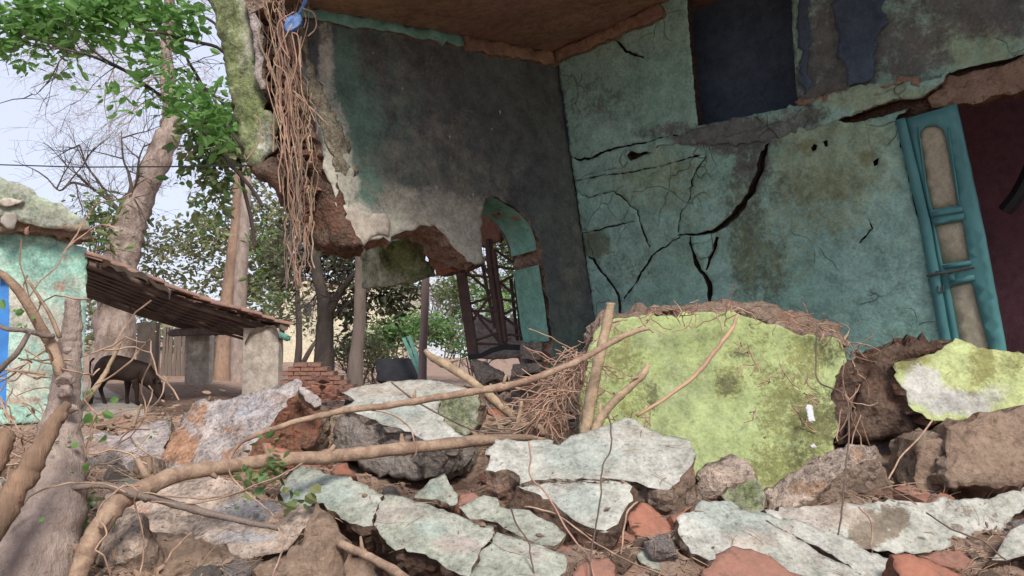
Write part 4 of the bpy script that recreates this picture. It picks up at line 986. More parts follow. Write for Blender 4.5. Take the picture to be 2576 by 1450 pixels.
# red bricks and lumps
def redlump(label, poly, d, n, seed, m='brick', th=.14, cat='brick lump'):
    cx = sum(p[0] for p in poly) / len(poly); cy = sum(p[1] for p in poly) / len(poly)
    rub('brick_lump', label, cat, poly, (cx, cy, d), n, th, [m, 'breakred'], grid=.02, jag=.01, relief=.010, rfreq=8, bulge=.008, side=.018, brad=.03, seed=seed, group='red brick pieces in the rubble', ext=(-.1, .4, -.9))
redlump('clean orange red brick piece wedged under the largest pale slab', z8([(378, 1150), (440, 1076), (480, 1085), (530, 1120), (600, 1190), (622, 1205), (610, 1232), (540, 1262), (480, 1288), (440, 1250), (395, 1200)]), 2.98, (.1, -.6, .8), 101)
redlump('flat brown red brick lump at the bottom edge right of centre', z8([(735, 1480), (760, 1420), (830, 1352), (910, 1300), (1000, 1320), (1100, 1352), (1200, 1420), (1300, 1470), (1250, 1540), (760, 1540)]), 2.6, (0, -.55, .8), 102, 'oldbrick')
redlump('thin orange brick wedge under the long stained slab at right', z8([(1700, 1345), (1800, 1345), (1960, 1400), (2100, 1452), (2050, 1540), (1800, 1540), (1720, 1400)]), 2.66, (0, -.5, .85), 103)
redlump('dark red brick lump under the right end of the stained slab', z8([(1850, 1345), (1950, 1320), (2050, 1316), (2120, 1380), (2110, 1440), (1990, 1400)]), 2.78, (0, -.6, .8), 104, 'oldbrick')
redlump('broken red brick lump at the bottom between two pale slabs', z6([(2040, 1380), (2120, 1330), (2220, 1340), (2270, 1380), (2250, 1470), (1980, 1500), (1990, 1420)]), 2.68, (0, -.5, .85), 105, 'oldbrick')
redlump('small orange brick end sticking out beside the big curved branch', z6([(375, 740), (420, 700), (480, 700), (530, 745), (540, 785), (470, 780), (400, 770)]), 3.35, (.1, -.7, .7), 106, 'brick', .08)
redlump('red brick sliver lying left of the brown core block', z3([(1900, 480), (1990, 500), (2110, 560), (2180, 600), (2090, 615), (1960, 590), (1890, 540)]), 3.6, (0, -.7, .7), 107, 'brick', .05)
redlump('tan broken brick between the red brick piece and slab edge', z8([(600, 1140), (650, 1130), (700, 1080), (720, 1090), (650, 1150), (628, 1200)]), 3.0, (0, -.6, .8), 108, 'brick', .1)
redlump('pinkish brick fragment under the small pointed shard', z6([(1240, 900), (1290, 880), (1360, 900), (1390, 910), (1300, 950), (1230, 980)]), 3.15, (0, -.6, .8), 109, 'oldbrick', .06)
redlump('brown brick fragment just right of the stepped pale slab', z6([(1860, 1255), (1960, 1245), (2040, 1290), (2050, 1330), (1990, 1350), (1900, 1290)]), 2.92, (0, -.6, .8), 110, 'oldbrick', .07)

# ------------------------------------------------------------------ small stones and bricks: individuals
def stone_mesh(name, s, seed, m, flat=.65):
    rnd = random.Random(seed)
    import bmesh
    bm = bmesh.new(); bmesh.ops.create_icosphere(bm, subdivisions=3, radius=1)
    cuts = [(Vector((rnd.gauss(0, 1), rnd.gauss(0, 1), rnd.gauss(0, 1))).normalized(), rnd.uniform(.45, .8)) for _ in range(9)]
    for v in bm.verts:
        p = v.co.copy()
        for cn, cd in cuts:
            d = p.dot(cn)
            if d > cd: p -= cn * (d - cd)
        p += p.normalized() * (.10 * noise.fractal(p * 2.2 + Vector((seed, 0, 0)), 1, 2, 4))
        v.co = Vector((p.x, p.y * .8, p.z * flat)) * s
    me = bpy.data.meshes.new(name); bm.to_mesh(me); bm.free(); me.materials.append(m)
    return me
def brick_mesh(name, seed, m, L=.2, W=.1, H=.065):
    rnd = random.Random(seed); import bmesh
    bm = bmesh.new(); bmesh.ops.create_cube(bm, size=1)
    bmesh.ops.subdivide_edges(bm, edges=bm.edges[:], cuts=5, use_grid_fill=True)
    cut = rnd.uniform(.15, .5); cn = Vector((1, rnd.uniform(-.5, .5), rnd.uniform(-.5, .5))).normalized()
    for v in bm.verts:
        p = v.co.copy(); d = p.dot(cn)
        if d > cut: p -= cn * (d - cut)
        r = max(abs(p.x), abs(p.y), abs(p.z)) and 1
        k = (p.length / .87) ** 6
        p *= 1 - .08 * k
        p += Vector((noise.noise(p * 6 + Vector((seed, 0, 0))), noise.noise(p * 6 + Vector((0, seed, 0))), noise.noise(p * 6 + Vector((0, 0, seed))))) * .06
        v.co = Vector((p.x * L, p.y * W, p.z * H))
    me = bpy.data.meshes.new(name); bm.to_mesh(me); bm.free(); me.materials.append(m)
    return me
SM = [stone_mesh('stone', 1, 200 + k, M[mm]) for k, mm in enumerate(['pinkstone', 'greystone', 'brownrough', 'break', 'palegreen', 'breakgrey'])]
BMs = [brick_mesh('brick', 300 + k, M[mm]) for k, mm in enumerate(['brick', 'oldbrick', 'brick', 'oldbrick'])]
rnd = random.Random(5)

STN = ['pinkish beige', 'light grey', 'rough brown', 'earth coloured', 'pale green', 'dark grey']
BRN = ['clean orange red', 'dull reddish', 'chipped orange red', 'old brownish red']
def where(x, y):
    px, py = proj(Vector((x, y, tz(x, y))))
    h = 'left' if px < 860 else 'middle' if px < 1716 else 'right'
    if y > 6.5: return 'on the debris ground behind the slabs, ' + h
    if y > 3.9: return 'between the broad back slab and the ruin, ' + h
    if y > 3.15: return 'in the gaps round the pale slabs, ' + h
    return 'in the litter at the bottom front, ' + h
def put(me, x, y, s, name, label, cat, group, dz=.3):
    o = bpy.data.objects.new(name, me); COL.objects.link(o)
    o.location = (x, y, tz(x, y) + s * dz)
    o.rotation_euler = (rnd.uniform(-.5, .5), rnd.uniform(-.5, .5), rnd.uniform(0, 6.28))
    o.scale = (s, s, s)
    tag(o, label, cat, group); return o
bpy.context.view_layer.update()
DG = bpy.context.evaluated_depsgraph_get()
def drop(x, y):
    ok, loc, nrm, idx, ob, mx = SC.ray_cast(DG, Vector((x, y, 1.75 if y < 3.6 else 1.5)), Vector((0, 0, -1)))
    if not ok: return None
    nm = ob.name.split('.')[0]
    return loc, nrm, nm
def scatter(n, xr, yr, srange, kind):
    for k in range(n):
        y = rnd.uniform(*yr); x = rnd.uniform(*xr)
        s = srange[0] + (srange[1] - srange[0]) * rnd.random() ** 2.2
        hh = drop(x, y)
        if hh is None or hh[2] != 'ground': continue
        px, py = proj(Vector((x, y, tz(x, y))))
        if not (-400 < px < 2980 and py < 1540): continue
        if kind == 's':
            i = rnd.randrange(6); sz = 'bigger' if s > sum(srange) / 2.3 else 'small'
            put(SM[i], x, y, s, 'stone', f'{sz} {STN[i]} stone {where(x, y)}', 'stone', f'{sz} {STN[i]} stones {where(x, y)}', .2)
        else:
            i = rnd.randrange(4)
            put(BMs[i], x, y, s, 'brick', f'{BRN[i]} broken brick {where(x, y)}', 'brick', f'{BRN[i]} broken bricks {where(x, y)}', .03)
scatter(300, (-2.3, 2.4), (2.4, 3.9), (.02, .09), 's')
scatter(120, (-2.2, .9), (3.7, 6.5), (.03, .14), 's')
scatter(60, (-1.5, 1.9), (2.4, 4.0), (.4, .9), 'b')
scatter(70, (-1.9, .9), (4.2, 9.0), (.5, 1.0), 'b')
scatter(60, (-4.6, .6), (6.5, 12), (.05, .18), 's')

bpy.context.view_layer.update()
DG = bpy.context.evaluated_depsgraph_get()
def spots(n, xr, yr, keep, seed):
    rg = random.Random(seed); out = []
    while len(out) < n:
        y = rg.uniform(*yr); x = rg.uniform(*xr) * max(1, y / 3.2)
        h = drop(x, y)
        if h is None or h[1].z < .35: continue
        p = 1.0 if h[2] == 'ground' else keep
        if h[2] in ('brick', 'stone'): p = .5
        if noise.noise((x * 3.1, y * 3.1, seed)) < -.25 and rg.random() < .7: continue
        if rg.random() < p: out.append((h[0], h[1]))
    return out
def litter(sp, seed, L, w):
    rg = random.Random(seed); V, Fc = [], []
    for loc, nm in sp:
        l = L[0] + (L[1] - L[0]) * rg.random() ** 1.6; a = rg.uniform(0, 6.28); cv = rg.gauss(0, .7)
        up = Vector((0, 0, 1)); t1 = Vector((math.cos(a), math.sin(a), 0)); t1 = (t1 - nm * t1.dot(nm)).normalized()
        p = loc + nm * rg.uniform(.001, .012); b0 = len(V); ww = w * rg.uniform(.35, 1.6); el = rg.gauss(.05, .16)
        ns = 5
        for s in range(ns):
            d = (t1 + nm * el).normalized(); sd = d.cross(nm).normalized(); q = ww * (1 - .7 * s / (ns - 1))
            V.append(p - sd * q); V.append(p + sd * q); V.append(p + nm * q * 1.4)
            p = p + d * l / (ns - 1); t1 = (t1 + sd * cv * .3 + Vector((rg.gauss(0, .12), rg.gauss(0, .12), 0))).normalized(); el -= .1
        for s in range(ns - 1):
            for q in range(3):
                i = b0 + s * 3; Fc.append((i + q, i + (q + 1) % 3, i + 3 + (q + 1) % 3, i + 3 + q))
    return V, Fc
def grit(sp, seed, S, m):
    rg = np.random.RandomState(seed); V, Fc = [], []
    O8 = np.array([(1, 0, 0), (-1, 0, 0), (0, 1, 0), (0, -1, 0), (0, 0, 1), (0, 0, -1)], float)
    F8 = [(0, 2, 4), (2, 1, 4), (1, 3, 4), (3, 0, 4), (2, 0, 5), (1, 2, 5), (3, 1, 5), (0, 3, 5)]
    for loc, nm in sp:
        s = S[0] + (S[1] - S[0]) * rg.rand() ** 3
        A = rg.normal(size=(3, 3)); Q, _ = np.linalg.qr(A); sc_ = np.array([1, rg.uniform(.5, .9), rg.uniform(.35, .7)]) * s
        v = ((O8 * rg.uniform(.7, 1.2, (6, 1))) * sc_) @ Q.T
        v[:, 2] *= .7
        b0 = len(V); c = loc + nm * s * .25
        V += [(c.x + a, c.y + b, c.z + d) for a, b, d in v]; Fc += [(a + b0, b + b0, d + b0) for a, b, d in F8]
    return V, Fc
# loose grit and straw settle on whatever is below
M['grit'] = leafmat('masonry_grit', [(.20, .14, .105), (.32, .25, .19), (.13, .09, .07), (.36, .15, .08), (.40, .35, .29), (.25, .17, .12)], 0, .95)
V, Fc = grit(spots(11500, (-2.6, 2.7), (2.3, 4.3), .012, 1), 1, (.004, .026), None); mk('gravel', V, Fc, M['grit'], kind='stuff')
V, Fc = grit(spots(5000, (-2.4, .9), (4.2, 10.5), .03, 2), 2, (.008, .06), None); mk('gravel', V, Fc, M['grit'], kind='stuff')
V, Fc = litter(spots(11500, (-2.6, 2.7), (2.3, 4.6), .035, 3), 3, (.02, .15), .0017); mk('straw_litter', V, Fc, M['straw'], kind='stuff')
V, Fc = litter(spots(5500, (-2.4, .9), (4.4, 11), .08, 4), 4, (.05, .32), .004); mk('straw_litter', V, Fc, M['straw'], kind='stuff')
# ------------------------------------------------------------------ left house, lean-to, cow
HC = Vector((-6.64, 12.0, .42)); HB = Vector((-.54, .84, 0)).normalized(); HX = Vector((.84, .54, 0)).normalized()
nH = -HB
PH = Pl(HC, nH)
HS = thing('painted_house', (HC.x - 1, HC.y - .5, .42), 'low mint green house with blue door and crumbling flat roof at the left edge', 'house')
mwall = [(0, 60, 760, 70, 60, .8), (0, 60, 960, 90, 60, .8), (0, 180, 720, 40, 40, .5), (0, 120, 850, 70, 60, .6), (1, 167, 650, 16, 16, 1.0), (1, 150, 720, 26, 20, .7), (1, 60, 1010, 60, 16, .7), (2, 130, 660, 110, 60, .8), (2, 30, 620, 50, 50, .7), (2, 200, 640, 30, 80, .5), (0, 100, 800, 100, 50, .8)]
slab('wall', [(-260, 560), (0, 580), (60, 588), (130, 596), (195, 618), (219, 624), (218, 760), (212, 900), (204, 1060), (-260, 1080)], PH, .3, [M['mint'], M['mint']], grid=.06, jag=.01, relief=.02, rfreq=2, side=.01, parent=HS, masks=mwall,
     holes=[[(-200, 700), (20, 700), (24, 760), (22, 1032), (-200, 1032)]], seed=7, rings=3)
dr = thing('door', PH.hit(-60, 1000), None, None); dr.parent = HS; dr.location = Vector(dr.location) - Vector(HS.location)
mb = MB(); o0 = PH.hit(-160, 1034) - nH * .12; u_ = -HX * -.0 + HX; hgt = (PH.hit(10, 702) - PH.hit(10, 1032)).length
wd = (PH.hit(19, 1000) - PH.hit(-160, 1000)).length
for k in range(5):
    mb.box(o0 + HX * (wd * k / 5 + .004) , HX * (wd / 5 - .010), Vector((0, 0, hgt)), -nH * .04)
mb.build('door_panel', M['bluepaint'], parent=dr)
mb = MB(); e0 = PH.hit(14, 1034) - nH * .02; mb.box(e0, HX * .07, Vector((0, 0, hgt)), -nH * .12); mb.build('door_frame', M['mint'], parent=dr, )
# crumbling cornice and sloping roof slab
slab('roof', [(-260, 330), (0, 446), (60, 466), (120, 500), (180, 535), (222, 556), (226, 578), (200, 580), (120, 575), (60, 560), (0, 548), (-260, 500)], Pl(HC + nH * .35, nH), 2.2, [M['rooffelt'], M['brownrough']], ext=(HB.x, HB.y, .0), grid=.09, jag=.03, relief=.02, side=.03, parent=HS, seed=8, masks=[(0, 190, 580, 60, 30, .7)])
slab('cornice', [(-260, 520), (0, 530), (60, 522), (110, 532), (160, 540), (200, 556), (231, 572), (234, 600), (200, 604), (130, 590), (60, 584), (0, 586), (-260, 575)], Pl(HC + nH * .22, nH), .3, [M['brownrough'], M['break']], grid=.05, jag=.05, relief=.05, rfreq=3, side=.04, parent=HS, seed=9)
for k, (pp, mm) in enumerate((([(0, 500), (30, 498), (60, 505), (55, 512), (30, 520), (0, 522)], 'pillar'), ([(0, 548), (14, 534), (34, 530), (42, 556), (36, 578), (20, 572), (0, 560)], 'cloth'), ([(62, 575), (72, 568), (74, 590), (64, 594)], 'oldbrick'))):
    slab('loose_plaster', pp, Pl(HC + nH * .42, nH), .05, [M[mm], M[mm]], grid=.05, jag=.02, relief=.01, parent=HS, seed=70 + k)
# porch plinth with blue paint
PF = thing('porch_plinth', (HC.x + .4, HC.y, .2), 'low cement porch step painted blue at one end beside the mint house', 'porch step')
pc = HC + nH * .15 + Vector((0, 0, -.32)); pc.x += .05
mb = MB(); tp = PH.hit(206, 1036); zt = tp.z
b0 = Vector((HC.x - .02, HC.y, zt - .6)) + nH * .1
mb.box(b0, HX * .86, -nH * 9.0, Vector((0, 0, .6))); mb.build('step', M['pillar'], parent=PF)
mb = MB(); mb.box(b0 + HX * .40 + Vector((0, 0, .0)) + nH * .006, HX * .455, nH * -.012, Vector((0, 0, .52))); mb.build('blue_panel', M['bluepaint'], parent=PF)

# lean-to
LT = thing('lean_to_shed', (-4.6, 14.5, .4), 'open lean to shed with sagging clay tile roof on cement pillars', 'shed')
E0 = Vector((-4.2, 13.5, 0)); rid = HC.copy(); rid.z = PH.hit(218, 650).z; ev = P(716, 824, 13.75)
ev0 = Vector((ev.x, ev.y, ev.z))
Tn = 6.8
def rp(s, t, h=0): # s across slope 0..1, t back
    p = rid.lerp(ev0, s) + HB * t
    p.z += h - .05 * math.sin(s * math.pi) + .03 * noise.noise((s * 3, t * .8, 0))
    return p
rnd = random.Random(31)
mb = MB()     # rafters and battens: underside
for k in range(11):
    t = .05 + k * Tn / 10
    mb.tube([rp(s / 6, t, -.10) for s in range(7)], [.045] * 7, 6, .2)
for k in range(9):
    s = .04 + k * .115
    mb.tube([rp(s, t_, -.045) for t_ in np.linspace(-.15, Tn, 8)], [.024] * 8, 5, .2)
mb.build('rafters', M['tilewood'], parent=LT)
# boards visible at the verge, running down the slope
for k in range(7):
    mb = MB(); pth = [rp(s / 8, .02 + .32 * k, -.075 - .035 * k + .01 * noise.noise((k, s * .4, 3))) for s in range(9)]
    for a, b in zip(pth, pth[1:]): mb.box(a, b - a, HB * .26, Vector((0, 0, .035)))
    mb.build('rafter_board', M['tilewood'], parent=LT)
# tiles: rows along the slope; each course a sheet of curved tiles in one mesh
for c in range(12):
    mb = MB(); s0 = c / 12 - .01; s1 = (c + 1.25) / 12
    n = int(Tn / .2)
    for k in range(n):
        t = -.28 + k * .205 + rnd.uniform(-.06, .06) * (1 if k > 1 else 1.6); js = rnd.uniform(-.022, .022)
        Vv, Ff = [], []; tj = rnd.uniform(0, .03)
        for j in range(5):
            an = math.pi * j / 4
            for (s_, hh) in ((s0 + js, .0), (s1 + js, .028)):
                for th_ in (0, .018):
                    p = rp(max(-.02, s_), t + .105 - .1 * math.cos(an) , .0)
                    Vv.append(p + Vector((0, 0, .045 * math.sin(an) + hh - th_ + .02 + tj)))
        for j in range(4):
            a = j * 4
            Ff += [(a, a + 4, a + 6, a + 2), (a + 1, a + 3, a + 7, a + 5), (a, a + 1, a + 5, a + 4), (a + 2, a + 6, a + 7, a + 3)]
        Ff += [(0, 2, 3, 1), (16, 17, 19, 18)]
        mb.add(Vv, Ff)
    mb.build('tile_course', M['tile'], parent=LT)
# cloths laid over the tiles
def clothpath(pts, w, d, seed, m, name, parent=None, **kw):
    Vv, Ff = [], []
    c = catmull([(x, y) for x, y in pts], 5)
    for i, (x, y) in enumerate(c):
        for j in range(6):
            q = P(x, y + (j - 2.5) * w * (1 + .5 * noise.noise((i * .3, seed, 0))), d + .05 * j)
            q += Vector((noise.noise(q * 4), noise.noise(q * 5 + Vector((3, 0, 0))) * 2, noise.noise(q * 6))) * .05
            Vv.append(q)
    for i in range(len(c) - 1):
        for j in range(5): Ff.append((i * 6 + j, i * 6 + j + 1, i * 6 + j + 7, i * 6 + j + 6))
    return mk(name, Vv, Ff, m, parent=parent, smooth=True, **kw)
clothpath([(258, 664), (280, 668), (300, 676), (325, 690), (360, 694), (372, 708)], 3.2, 11.9, 1, M['cloth'], 'cloth', label='faded cloth strip draped along the upper edge of the tile roof', cat='cloth')
clothpath([(366, 690), (385, 712), (405, 722), (420, 732), (426, 750)], 2.2, 12.2, 4, M['cloth'], 'cloth', label='twisted grey rag hanging from the middle of the tile roof edge', cat='cloth')
def pillar(px0, px1, pyt, d, zb_, label, m='pillar'):
    a = P(px0, 900, d); b = P(px1, 900, d); w = (b - a).length; top = P(px0, pyt, d).z
    V2 = [(0, 0), (w, 0), (w, w * .45), (0, w * .45)]
    mb = MB(); rr = 9
    for k in range(rr + 1):
        z = zb_ + (top - zb_) * k / rr
        for (u, v) in V2:
            j = .012
            mb.V.append(Vector((a.x + u + j * noise.noise((u * 5, v, z * 2)), d + v, z)))
    for k in range(rr):
        for q in range(4): mb.F.append((k * 4 + q, k * 4 + (q + 1) % 4, k * 4 + 4 + (q + 1) % 4, k * 4 + 4 + q)); mb.M.append(0)
    mb.F.append((rr * 4, rr * 4 + 1, rr * 4 + 2, rr * 4 + 3)); mb.M.append(0)
    return mb.build('pillar', M[m], parent=LT)
pillar(611, 700, 826, 13.5, .3, '')
pillar(466, 526, 834, 19.0, .3, '')
pillar(343, 390, 812, 21.0, .3, '', 'barkdark')
mb = MB(); mb.tube([P(430, 838, 19.2), P(560, 832, 15.4), P(715, 822, 13.6)], [.09, .09, .08], 8, .1); mb.build('eave_beam', M['tilewood'], parent=LT)
clothpath([(616, 868), (628, 846), (650, 836), (676, 826), (700, 838), (706, 852)], 4.2, 13.38, 9, M['cloth'], 'cloth', label='crumpled grey cloth hung over the top of the front cement pillar', cat='cloth')
mb = MB(); mb.tube([P(704, 842, 13.6), P(724, 852, 13.5)], [.05, .055], 10); mb.tube([P(724, 852, 13.5), P(728, 854, 13.48)], [.03, .03], 8)
mb.build('plastic_bottle', M['greenplastic'], label='small green plastic bottle stuck beside the top of the front pillar', cat='bottle')

# cow
def cow():
    d0 = 13.3
    def c(x, y, off=0): return P(x, y, d0 + off)
    pts = [  # x, y, off, radius px (x), parent
        ((262, 922), 0, 31, -1),     # 0 pelvis
        ((300, 922), 0, 32, 0),      # 1 belly
        ((335, 927), 0, 33, 1),      # 2 chest
        ((360, 938), 0, 29, 2),      # 3 shoulder
        ((378, 956), -.03, 22, 3),   # 4 neck
        ((393, 972), -.06, 17, 4),   # 5 poll
        ((403, 992), -.08, 12, 5),   # 6 face
        ((409, 1008), -.09, 8, 6),   # 7 muzzle
        ((243, 915), 0, 22, 0),      # 8 rump
        # hind legs
        ((247, 948), -.10, 14, 0), ((234, 976), -.11, 6, 9), ((231, 1000), -.12, 4.2, 10), ((227, 1018), -.12, 6, 11),
        ((262, 950), .12, 13, 0), ((252, 978), .13, 6, 13), ((260, 1002), .13, 4.2, 14), ((266, 1020), .12, 6, 15),
        # fore legs
        ((338, 956), -.10, 12, 2), ((344, 982), -.11, 6.2, 17), ((344, 1002), -.11, 4.5, 18), ((347, 1022), -.11, 6, 19),
        ((322, 956), .11, 11, 2), ((321, 980), .12, 5.8, 21), ((319, 1000), .12, 4.2, 22), ((321, 1018), .12, 6, 23),
    ]
    V = [c(*p[0], p[1]) for p in pts]; E = [(p[3], i) for i, p in enumerate(pts) if p[3] >= 0]
    o = Vector((V[0].x, d0, c(250, 1022).z))
    me = bpy.data.meshes.new('cow'); me.from_pydata([v - o for v in V], E, [])
    me.materials.append(M['cow'])
    ob = bpy.data.objects.new('cow', me); COL.objects.link(ob); ob.location = o
    sk = ob.modifiers.new('skin', 'SKIN'); sk.use_smooth_shade = True
    for i, p in enumerate(pts):
        r = p[2] * d0 / F
        me.skin_vertices[0].data[i].radius = (r * .80 if i < 4 else r, r)
    me.skin_vertices[0].data[0].use_root = True
    ss = ob.modifiers.new('sub', 'SUBSURF'); ss.levels = 2; ss.render_levels = 2
    tag(ob, 'small dark brown cow grazing with lowered head under the tiled shed', 'cow')
    mb = MB(); mb.tube([c(236, 902), c(227, 912), c(226, 935), c(231, 958), c(235, 974)], [.02, .016, .014, .013, .028], 7); mb.build('tail', M['cow'], parent=ob)
    for s_ in (-.09, .09):
        mb = MB(); mb.tube([c(388, 962, -.06 + s_), c(386, 954, -.08 + s_ * 1.6), c(392, 950, -.08 + s_ * 2.2)], [.02, .035, .008], 6); mb.build('ear', M['cow'], parent=ob)
        mb = MB(); mb.tube([c(397, 962, -.07 + s_ * .6), c(404, 956, -.07 + s_ * .8), c(408, 950, -.07 + s_ * .7)], [.018, .013, .004], 6); mb.build('horn', M['horn'], parent=ob)
cow()

# ------------------------------------------------------------------ distant buildings
def building(name, label, x0, x1, yt, d, m, depth, wins=(), zt=None):
    t = thing(name, P((x0 + x1) / 2, 860, d), label, 'building')
    a = P(x0, 850, d); b = P(x1, 850, d); top = P(x0, yt, d).z
    mb = MB(); mb.box((a.x, d, .3), (b.x - a.x, 0, 0), (0, depth, 0), (0, 0, top - .3)); mb.build('wall', M[m], parent=t)
    mb = MB(); mb.box((a.x - .15, d - .15, top), (b.x - a.x + .3, 0, 0), (0, depth + .3, 0), (0, 0, .18)); mb.build('roof', M[m], parent=t)
    for (wx0, wy0, wx1, wy1, wm_) in wins:
        p0 = P(wx0, wy1, d); p1 = P(wx1, wy0, d)
        mb = MB(); mb.box((p0.x, d - .05, p0.z), (p1.x - p0.x, 0, 0), (0, .08, 0), (0, 0, p1.z - p0.z)); w = mb.build('window', M[wm_], parent=t)
        mb = MB(); mb.box((p0.x + .1, d - .075, p0.z + .1), (p1.x - p0.x - .2, 0, 0), (0, .04, 0), (0, 0, p1.z - p0.z - .2)); mb.build('pane', M['irongrey'], parent=w)
    return t
building('far_house', 'cream coloured house wall glimpsed between the dark tree trunks', 690, 1010, 715, 38, 'cream', 8, [(760, 760, 790, 800, 'pillar'), (850, 760, 880, 800, 'pillar')])
building('far_house', 'bluish white house beyond the bushes right of the trunks', 985, 1215, 690, 46, 'whitewall', 9, [(1034, 762, 1052, 784, 'reveal'), (1010, 735, 1022, 755, 'reveal'), (1096, 740, 1112, 762, 'whitewall'), (1150, 740, 1166, 762, 'reveal')])
building('far_house', 'pale house with flat roof far behind the iron grille', 1215, 1480, 790, 55, 'whitewall', 9, [(1290, 805, 1310, 825, 'reveal')])

# leftover brick wall stub with visible courses
def brickwall():
    t = thing('brick_wall_stub', P(800, 985, 11.6), 'low ruined stub of red brickwork below the dark forked tree', 'brick wall stub')
    rn = random.Random(9); mb = MB(); mo = MB()
    d = 11.6; bw, bh = .20, .066
    x0 = P(705, 980, d).x; z0 = P(705, 1035, d).z
    prof = [(705, 932), (730, 912), (770, 908), (800, 912), (830, 918), (850, 940), (880, 958), (920, 975), (960, 990)]
    for r in range(18):
        for k in range(12):
            x = x0 + k * bw + (bw / 2 if r % 2 else 0); z = z0 + r * bh
            px, py = proj(Vector((x + bw / 2, d, z + bh)))
            if px > 965 or py < np.interp(px, [p[0] for p in prof], [p[1] for p in prof]): continue
            j = rn.uniform(-.012, .012)
            mb.box((x + .006, d + j, z + .006), (bw - .014 + rn.uniform(-.006, .004), 0, rn.uniform(-.006, .006)), (0, .3, 0), (0, 0, bh - .014), rn.choice([0, 0, 1]))
            mo.box((x, d + .03, z), (bw, 0, 0), (0, .24, 0), (0, 0, bh))
    mb.build('brickwork', [M['oldbrick'], M['oldbrick']], parent=t); mo.build('mortar', M['mortar'], parent=t)
brickwall()
for k in range(70):
    me = BMs[k % 4]; x = rnd.uniform(700, 1010); d = rnd.uniform(9.8, 12.2); p = P(x, 980, d)
    o = bpy.data.objects.new('brick', me); COL.objects.link(o); hgt = max(0, .42 - abs(x - 790) / 320) * rnd.random()
    o.location = (p.x, d, tz(p.x, d) + .05 + hgt); s = rnd.uniform(.8, 1.15); o.scale = (s, s, s); o.rotation_euler = (rnd.uniform(-.6, .6), rnd.uniform(-.6, .6), rnd.uniform(0, 6))
    sd_ = 'left of' if x < 760 else 'in front of' if x < 880 else 'right of'; tag(o, f'{BRN[k % 4]} brick fallen {sd_} the low ruined brick stub', 'brick', f'{BRN[k % 4]} bricks {sd_} the brick stub')

# dark metal cans / roofing sheets and debris in the middle distance
mb = MB()
for k, (a, b) in enumerate((((1010, 850), (1052, 945)), ((1024, 846), (1062, 950)))):
    pa, pb = P(*a, 10.8), P(*b, 10.4); mb.box(pa, pb - pa, (.05, .01, 0), (0, .02, .0) if False else (0, .03, 0))
mb.build('window_frame', M['greenplastic'], label='broken green painted frame leaning beside the brown pipe', cat='frame')
slab('metal_sheet', [(946, 905), (1000, 900), (1060, 908), (1062, 962), (1000, 968), (948, 958)], Pl(P(1000, 940, 10.9), (0, -.7, .7)), .04, [M['blackrubber'], M['blackrubber']], grid=.06, relief=.04, label='dark blue black tarpaulin heap behind the broad back slab', cat='tarpaulin', seed=4)
mb = MB(); pth, rad = pxpath([(1071, 690, 9.6, 10), (1068, 800, 9.6, 10), (1064, 880, 9.6, 10.5), (1062, 985, 9.6, 11)]); mb.tube(pth, rad, 12, .02)
mb.build('pole', M['pipe'], label='straight brown post standing in the debris below the mossy block', cat='post')
slab('low_wall', [(1180, 800), (1300, 802), (1330, 806), (1330, 900), (1240, 905), (1180, 900)], Pl(P(1240, 880, 12.5), (0, -1, 0)), .3, [M['breakgrey'], M['break']], grid=.08, relief=.02, label='low dark wall seen through the iron grille', cat='wall', seed=5)
slab('masonry_chunk', zc([(290, 620), (370, 580), (450, 610), (560, 640), (640, 720), (640, 760), (560, 740), (450, 780), (440, 820), (380, 800), (330, 700)]), Pl(P(1225, 940, 7.4), (-.3, -.8, .5)), .3, [M['breakgrey'], M['break']], grid=.035, relief=.03, bulge=.05, jag=.02, side=.04, label='grey rounded masonry chunk below the foot of the iron grille', cat='masonry chunk', seed=6)
# low background thicket of planks / fence
for k in range(16):
    x = 392 + k * 10.5 + rnd.uniform(-2, 2); d = 24
    mb = MB(); w = rnd.uniform(.09, .13); a = P(x, 925, d); tp = P(x, rnd.uniform(812, 830), d)
    mb.box((a.x, d, .3), (w, 0, 0), (0, .04, 0), (rnd.uniform(-.08, .08), 0, tp.z - .3))
    mb.build('fence_board', M['barkgrey'], label='weathered grey board standing behind the shed', cat='board', group='grey boards behind the shed')
# overhead wire
mb = MB(); mb.tube([Vector((-16, 9.4, P(0, 412, 9.4).z + .4)), P(0, 415, 9.4), P(200, 421, 8.6), P(400, 420, 7.7), P(640, 417, 6.2)], [.008] * 5, 5)
mb.build('wire', M['blackrubber'], label='thin black wire crossing the sky to the mossy pilaster', cat='wire')
# blue bag
Vv = []; Ff = []
bagp = z1([(2050, 200), (2060, 150), (2090, 110), (2130, 92), (2170, 90), (2185, 130), (2175, 165), (2140, 200), (2080, 238)])
slab('plastic_bag', bagp, Pl(P(738, 55, 5.45), (0, -1, .1)), .03, [M['bluebag'], M['bluebag']], grid=.012, relief=.02, rfreq=14, bulge=.02, jag=.006, side=.006, label='torn blue plastic bag tied to the vine roots', cat='plastic bag', seed=12)
mb = MB(); pth, rad = pxpath([(752, 34, 5.45, 3), (760, 20, 5.45, 4), (768, 5, 5.45, 6), (775, -15, 5.45, 5)]); mb.tube(pth, rad, 6, .4)
mb.build('plastic_strip', M['bluebag'], label='twisted blue plastic strip above the torn bag', cat='plastic strip')
for lab, pp in (('white plastic scrap stuck on the mossy right side of the green block', z8([(1278, 600), (1290, 588), (1310, 590), (1316, 640), (1322, 668), (1296, 676), (1284, 640)])), ('small white scrap at the foot of the green block', z8([(1300, 790), (1320, 784), (1334, 800), (1312, 808)]))):
    slab('paper_scrap', pp, Pl(P(2035, 1060, 3.9), (-.1, -.93, .3)), .004, [M['white'], M['white']], grid=.01, relief=.006, jag=.004, side=.001, label=lab, cat='scrap')
